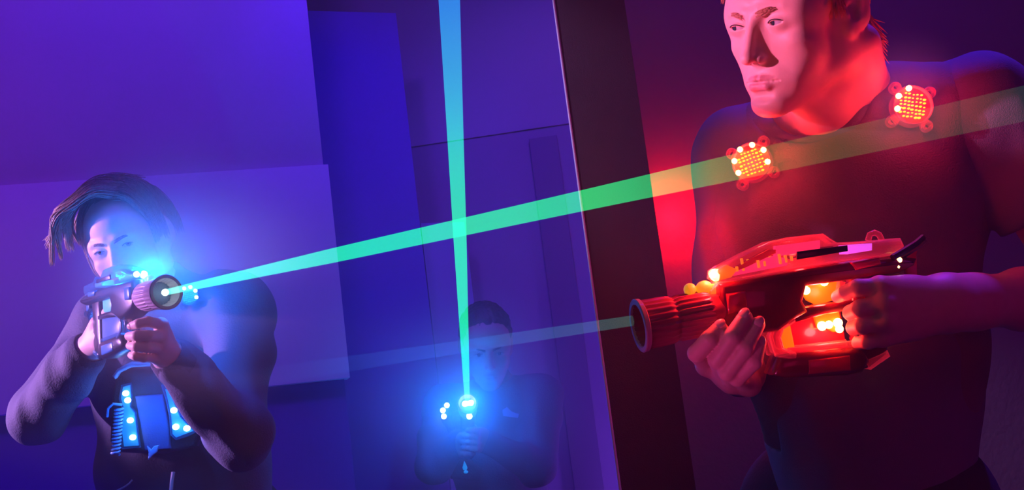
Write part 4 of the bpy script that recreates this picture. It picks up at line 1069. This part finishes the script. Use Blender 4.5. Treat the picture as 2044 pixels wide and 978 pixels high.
# collar stand and hood at the nape
fd.put(Cone(nk + Vector((-.06, -.03, .015)), nk + Vector((-.02, .05, .05)), .028, .034), .02); fd.put(Cone(nk + Vector((.07, -.03, .01)), nk + Vector((.02, .05, .05)), .030, .034), .02)
me, v = fd.mesh('jacket', 2); jk = obj_from('jacket', me, M_jacket, p2); del fd
for e_, w_, r0_ in ((elR, wrR, .041), (elL, wrL, .040)):
    m = MB(); a = lerp(e_, w_, .86); d = (w_ - e_).normalized()
    m.lathe([(0, r0_ * .9), (.004, r0_ + .002), (.022, r0_), (.040, r0_ * .93), (.043, r0_ * .86), (.038, r0_ * .70)], a, a + d, 60, ribs=30, ribd=.0012, ribrange=(.002, .041)); m.build('cuff', M_cuff, jk)
legs(p2, P(470, 1060, 2.82), P(320, 1060, 2.82))

# vest with lit panels
M_vest2 = mat('dark_vest_fabric', (0.05, 0.05, 0.07), 0.7, bump=0.4, bscale=300, var=0.1)
M_clear_blue = clear_plastic('clear_plastic_on_blue_side', (0.10, 0.30, 0.55), 0.2, 0.12)
M_led_blue = glow('blue_white_lamp', (0.60, 0.93, 1.0), 9.0, False)
M_core_blue = mat('cyan_diffuser', (0.1, 0.5, 0.8), 0.35, emit=(0.0, 0.27, 0.72), es=0.95)
def pix_prism(name, pts, d, th, m, parent, bev=.003):
    """plate cut to an outline, facing the camera side, standing at depth d"""
    o = P(sum(p[0] for p in pts) / len(pts), sum(p[1] for p in pts) / len(pts), d)
    X, Z = CR, CU; Y = Z.cross(X)
    T = Matrix.Translation(o) @ Matrix((X, Y, Z)).transposed().to_4x4(); inv = T.inverted()
    poly = []
    for p in pts:
        q = inv @ P(p[0], p[1], d); poly.append((q.x, q.z))
    mb = MB(T); mb.prism(poly, -th / 2, th / 2, bev); return mb.build(name, m, parent)
dv = 2.545
vest2 = pix_prism('vest', [(236, 742), (262, 730), (300, 733), (322, 742), (345, 775), (372, 820), (402, 866), (396, 890), (330, 905), (240, 902), (222, 880), (226, 790)], dv + .02, .030, M_vest2, p2, .010)
pl = pix_prism('light_panel', [(243, 768), (262, 763), (265, 790), (262, 812), (272, 822), (276, 860), (281, 893), (244, 896), (240, 862), (244, 815), (238, 795)], dv - .004, .016, M_clear_blue, vest2, .004)
pix_prism('glow_plate', [(246, 772), (260, 768), (262, 792), (259, 812), (269, 824), (273, 860), (277, 889), (248, 891), (244, 860), (248, 815), (242, 795)], dv, .006, M_core_blue, pl, .001)
pr = pix_prism('light_panel', [(322, 768), (338, 776), (350, 800), (364, 830), (393, 862), (378, 870), (352, 878), (341, 868), (338, 830), (332, 800)], dv - .012, .016, M_clear_blue, vest2, .004)
pix_prism('glow_plate', [(330, 776), (337, 780), (347, 803), (360, 833), (386, 860), (352, 873), (345, 866), (342, 830), (336, 800)], dv - .008, .006, M_core_blue, pr, .001)
pix_prism('pocket', [(270, 790), (326, 786), (338, 850), (342, 895), (290, 899), (280, 840)], dv + .004, .012, mat('blue_vest_pocket', (0.10, 0.13, 0.30), 0.6, bump=0.3, bscale=300), vest2, .004)
pix_prism('shoulder_pad', [(226, 750), (236, 736), (262, 722), (300, 724), (304, 730), (262, 733), (240, 744), (232, 756)], dv - .02, .02, mat('pale_blue_pad', (0.25, 0.45, 0.60), 0.4), vest2, .004)
for px, py in ((251, 785), (255, 799), (260, 839), (265, 873)):
    m = MB(); m.ball(P(px, py, dv - .016), .0062, 12, (1.15, 1, .95)); m.build('led_lamp', M_led_blue, pl, angle=None)
for px, py in ((347, 819), (351, 852), (373, 855)):
    m = MB(); m.ball(P(px, py, dv - .024), .0064, 12, (1.15, 1, .95)); m.build('led_lamp', M_led_blue, pr, angle=None)
BLUE = (0.0, 0.16, 1.0)
M_strip_b = mat('blue_panel', (0.05, 0.20, 0.45), 0.3)
light('POINT', 'led_glow', P(256, 830, dv - .06), .45, BLUE, .02); light('POINT', 'led_glow', P(355, 835, dv - .07), .5, BLUE, .02)
m = MB(); pts = []                       # spiral cable at the vest edge
for i in range(240):
    t = i / 239; a = 2 * math.pi * 13 * t; c_ = lerp(P(238, 815, dv - .012), P(230, 908, dv - .012), t)
    pts.append(c_ + CR * math.cos(a) * .008 - fw * math.sin(a) * .008)
m.tube(pts, .0026, 6); m.build('spiral_cable', mat('blue_cable', (0.12, 0.35, 0.6), 0.3, coat=0.3), vest2)
m = MB(); m.tube([P(244, 808, dv - .014), P(226, 806, dv - .02), P(216, 815, dv - .02), P(214, 832, dv - .014)], .0026, 6); m.build('cable_tail', mat('blue_cable_tail', (0.12, 0.35, 0.6), 0.3), vest2)
pix_prism('buckle', [(294, 890), (302, 897), (308, 890), (318, 888), (314, 902), (306, 908), (296, 918), (297, 902)], dv - .012, .008, mat('pale_blue_buckle', (0.2, 0.4, 0.7), 0.4), vest2, .002)
m = MB(); m.tube([P(346, 942, 2.60), P(343, 960, 2.60), P(341, 985, 2.605), P(341, 1010, 2.61)], .0042, 8); m.build('drawstring', mat('white_cord', (0.75, 0.75, 0.8), 0.6), jk)
m = MB(); m.tube([P(232, 980, 2.60), P(248, 972, 2.595), P(258, 965, 2.595), P(264, 958, 2.60)], .0020, 8); m.build('piping', mat('grey_piping', (0.4, 0.4, 0.5), 0.6), jk)
c_, n_2 = surf(jk, 386, 592); n_2 = (n_2 * .5 - fw).normalized()
sensor(vest2, c_ + n_2 * .012, n_2, 12, M_clear_blue, M_core_blue, M_led_blue, (0, 1, 2, 3, 7), r=.0215, lamp=(.5, BLUE), plate=M_strip_b)
c_, n_2 = surf(jk, 197, 632); n_2 = (n_2 - fw).normalized()
sensor(vest2, c_ + n_2 * .004, n_2, 30, M_clear_blue, M_core_blue, M_led_blue, (), r=.019, plate=M_strip_b)

M_body_dark = mat('dark_blue_gun_plastic', (0.015, 0.018, 0.035), 0.35, coat=0.1)
M_barrel2 = mat('barrel_pale_plastic', (0.60, 0.42, 0.50), 0.35)
M_lug_b = mat('cyan_lit_plastic', (0.5, 0.9, 1.0), 0.3, emit=(0.10, 0.62, 1.0), es=1.2)
M_disp_b = mat('blue_display', (0.2, 0.4, 0.9), 0.3, emit=(0.05, 0.30, 1.0), es=1.2)
make_gun(gun2_T, 'blue-lit gun with pale barrel collar at the cheek of the left player', M_body_dark, M_barrel2, M_clear_blue, M_led_blue, 9, M_core_blue, BLUE, 7.0, 'laser tag guns', M_strip_b, M_lug_b, M_disp_b, M_core_blue, M_led_blue)

# .................................................. player in the middle, farther back
M_hair3 = mat('black_hair', (0.02, 0.017, 0.015), 0.5, bump=0.4, bscale=150)
SK3 = skin('tan_skin', (0.42, 0.27, 0.21), (0.35, 0.18, 0.17))
hz3 = P(971, 690, 3.75)
Rh = Matrix((CR, -(-fw), CU)).transposed().to_4x4()
T3 = Matrix.Translation(hz3) @ Rh @ Matrix.Rotation(rad(-3), 4, 'Y') @ Matrix.Rotation(rad(12), 4, 'X') @ Matrix.Rotation(rad(6), 4, 'Z')
K3 = 0.99
T3 = T3 @ Matrix.Scale(K3, 4)
b3f = Vector(((895 - 1022) / F * 1.55 - (933 - 1022) / F * 3.52, (489 + 40) / F * 1.55 - (489 - 806) / F * 3.52, 3.52 - 1.55)).normalized()
gun3_T = gun_matrix(B2a, tuple(b3f), (0.03, 1, 0)) @ Matrix.Translation((-.172, 0, .003))
p3 = thing('person', 'person in a dark top standing at the back behind the upright beam', 'person', (P(1000, 990, 3.95).x, P(1000, 990, 3.95).y, 0))
nk, shR, shL = P(990, 775, 3.84), P(888, 815, 3.86), P(1078, 790, 3.84)
chest, hip = P(992, 880, 3.88), P(1005, 1010, 3.92)
elR, wrR = P(868, 930, 3.74), P(922, 880, 3.70)
elL, wrL = P(1072, 935, 3.72), P(960, 872, 3.62)
RT3 = camR((1, .06, 0), (-.06, 1, .12), None)
hb = lambda *a: T3 @ Vector(a)
o = np.array(hz3)
fd = Field(axis((o[0] - .26, o[0] + .26, .0034)), axis((o[1] - .34, o[1] + .28, .0040)), axis((o[2] - .62, o[2] - .42, .012), (o[2] - .42, o[2] + .15, .0034)))
fd.put(Ell(chest, (.13, .15, .08), RT3), .03); fd.put(Cone(chest, hip, .09, .10), .05)
fd.put(Cone(nk, shL, .04), .04); fd.put(Cone(nk, shR, .04), .04); fd.put(Cone(hb(0, .03, -.03), nk, .050, .052), .03)
for s_, e_, w_ in ((shL, elL, wrL), (shR, elR, wrR)): fd.put(Cone(s_, e_, .042, .034), .02); fd.put(Cone(e_, w_, .035, .025), .02)
head_prims(fd, T3, K3)
for (ax, sx, cx, cz, wv) in ((1, 1, 948, 868, wrL), (-1, -1, 930, 878, wrR)):
    for i in range(4):
        a = (cx + 8 * sx, cz - 8 + 12 * i, 3.60 + .05 * (sx < 0)); fd.put(Cone(wv, P(*a), .022, .012), .012)
        finger(fd, [a, (cx + 2 * sx, cz - 8 + 12 * i, 3.565 + .05 * (sx < 0)), (cx - 8 * sx, cz - 9 + 12 * i, 3.560 + .05 * (sx < 0)), (cx - 15 * sx, cz - 9 + 12 * i, 3.575 + .05 * (sx < 0))], [.0115, .0105, .0095, .0085])
    finger(fd, [(cx + 8 * sx, cz, 3.64), (cx - 2 * sx, cz - 14, 3.65), (cx - 8 * sx, cz - 22, 3.64)], [.014, .0115, .0095], .012)
me, v = fd.mesh('body', 1); set_attr(me, 'lip', lip_weight(v, T3)); obj_from('body', me, SK3, p3); del fd
eyes(T3, p3, (0, -1, -0.1), (0.04, 0.03, 0.02), k=K3); brows(T3, p3, M_hair3, K3)
hair3 = hair_cap(T3, 'hair', M_hair3, p3, size=(.082, .099, .092), c=(0, .020, .042), cut=((0, -.112, -.022), (.075, .076, .090)), low=-.055, k=K3, res=.0034)
M_top3 = mat('navy_sweatshirt', (0.11, 0.11, 0.15), 0.85, bump=0.4, bscale=200, var=0.1, vscale=15)
fd = Field(axis((o[0] - .36, o[0] + .34, .0060)), axis((o[1] - .30, o[1] + .36, .0060)), axis((o[2] - .66, o[2] - .04, .0060)))
fd.put(Wob(Ell(chest, (.168, .185, .110), RT3), .008, 20), .04); fd.put(Wob(Cone(lerp(chest, hip, .4), hip, .125, .150), .008, 22), .06)
fd.put(Cone(nk + Vector((0, 0, -.03)), shL, .056, .064), .06); fd.put(Cone(nk + Vector((0, 0, -.03)), shR, .056, .064), .06)
for s_, e_, w_ in ((shL, elL, wrL), (shR, elR, wrR)): fd.put(Wob(Cone(s_, e_, .068, .055), .010, 28), .03); fd.put(Wob(Cone(e_, lerp(e_, w_, .88), .055, .038), .008, 30), .02)
me, v = fd.mesh('sweatshirt', 2); top3 = obj_from('sweatshirt', me, M_top3, p3); del fd
pix_prism('chest_print', [(1003, 818), (1012, 812), (1022, 822), (1036, 826), (1034, 834), (1018, 832), (1004, 830)], 3.755, .006, mat('pale_print', (0.35, 0.4, 0.6), 0.7), top3, .001)
legs(p3, P(1050, 1060, 3.95), P(962, 1060, 3.95))
gun3 = make_gun(gun3_T, 'blue-lit gun pointed up at the foot of the upright beam', M_body_dark, M_barrel2, M_clear_blue, M_led_blue, 9, M_core_blue, BLUE, 1.4, 'laser tag guns', M_strip_b, M_lug_b, M_disp_b, M_core_blue, M_led_blue)
M_vest3 = M_vest2
v3 = pix_prism('vest', [(880, 800), (896, 796), (900, 836), (920, 900), (960, 935), (958, 960), (900, 955), (880, 900)], 3.77, .03, M_vest3, p3, .01)
for px, py in ((892, 809), (884, 819), (886, 831)):
    m = MB(); m.ball(P(px, py, 3.735), .0085, 12); m.build('led_lamp', M_led_blue, v3, angle=None)
for px, py in ((928, 806), (940, 804), (937, 831)):
    m = MB(); m.ball(P(px, py, 3.515), .0085, 12); m.build('led_lamp', M_led_blue, gun3, angle=None)
m = MB(); m.lathe([(0, .0003), (.012, .005), (.020, .0075), (.026, .006), (.029, .0003)], P(927, 920, 3.72), P(929, 945, 3.72), 16); m.build('status_lamp', M_core_blue, v3)
m = MB(); m.ball(P(930, 942, 3.72), .006, 10, (1.2, 1, .8)); m.build('status_lamp', M_core_blue, v3)
light('POINT', 'led_glow', P(888, 818, 3.58), 2.2, BLUE, .02)
light('POINT', 'led_glow', P(936, 812, 3.34), 4.0, BLUE, .02)
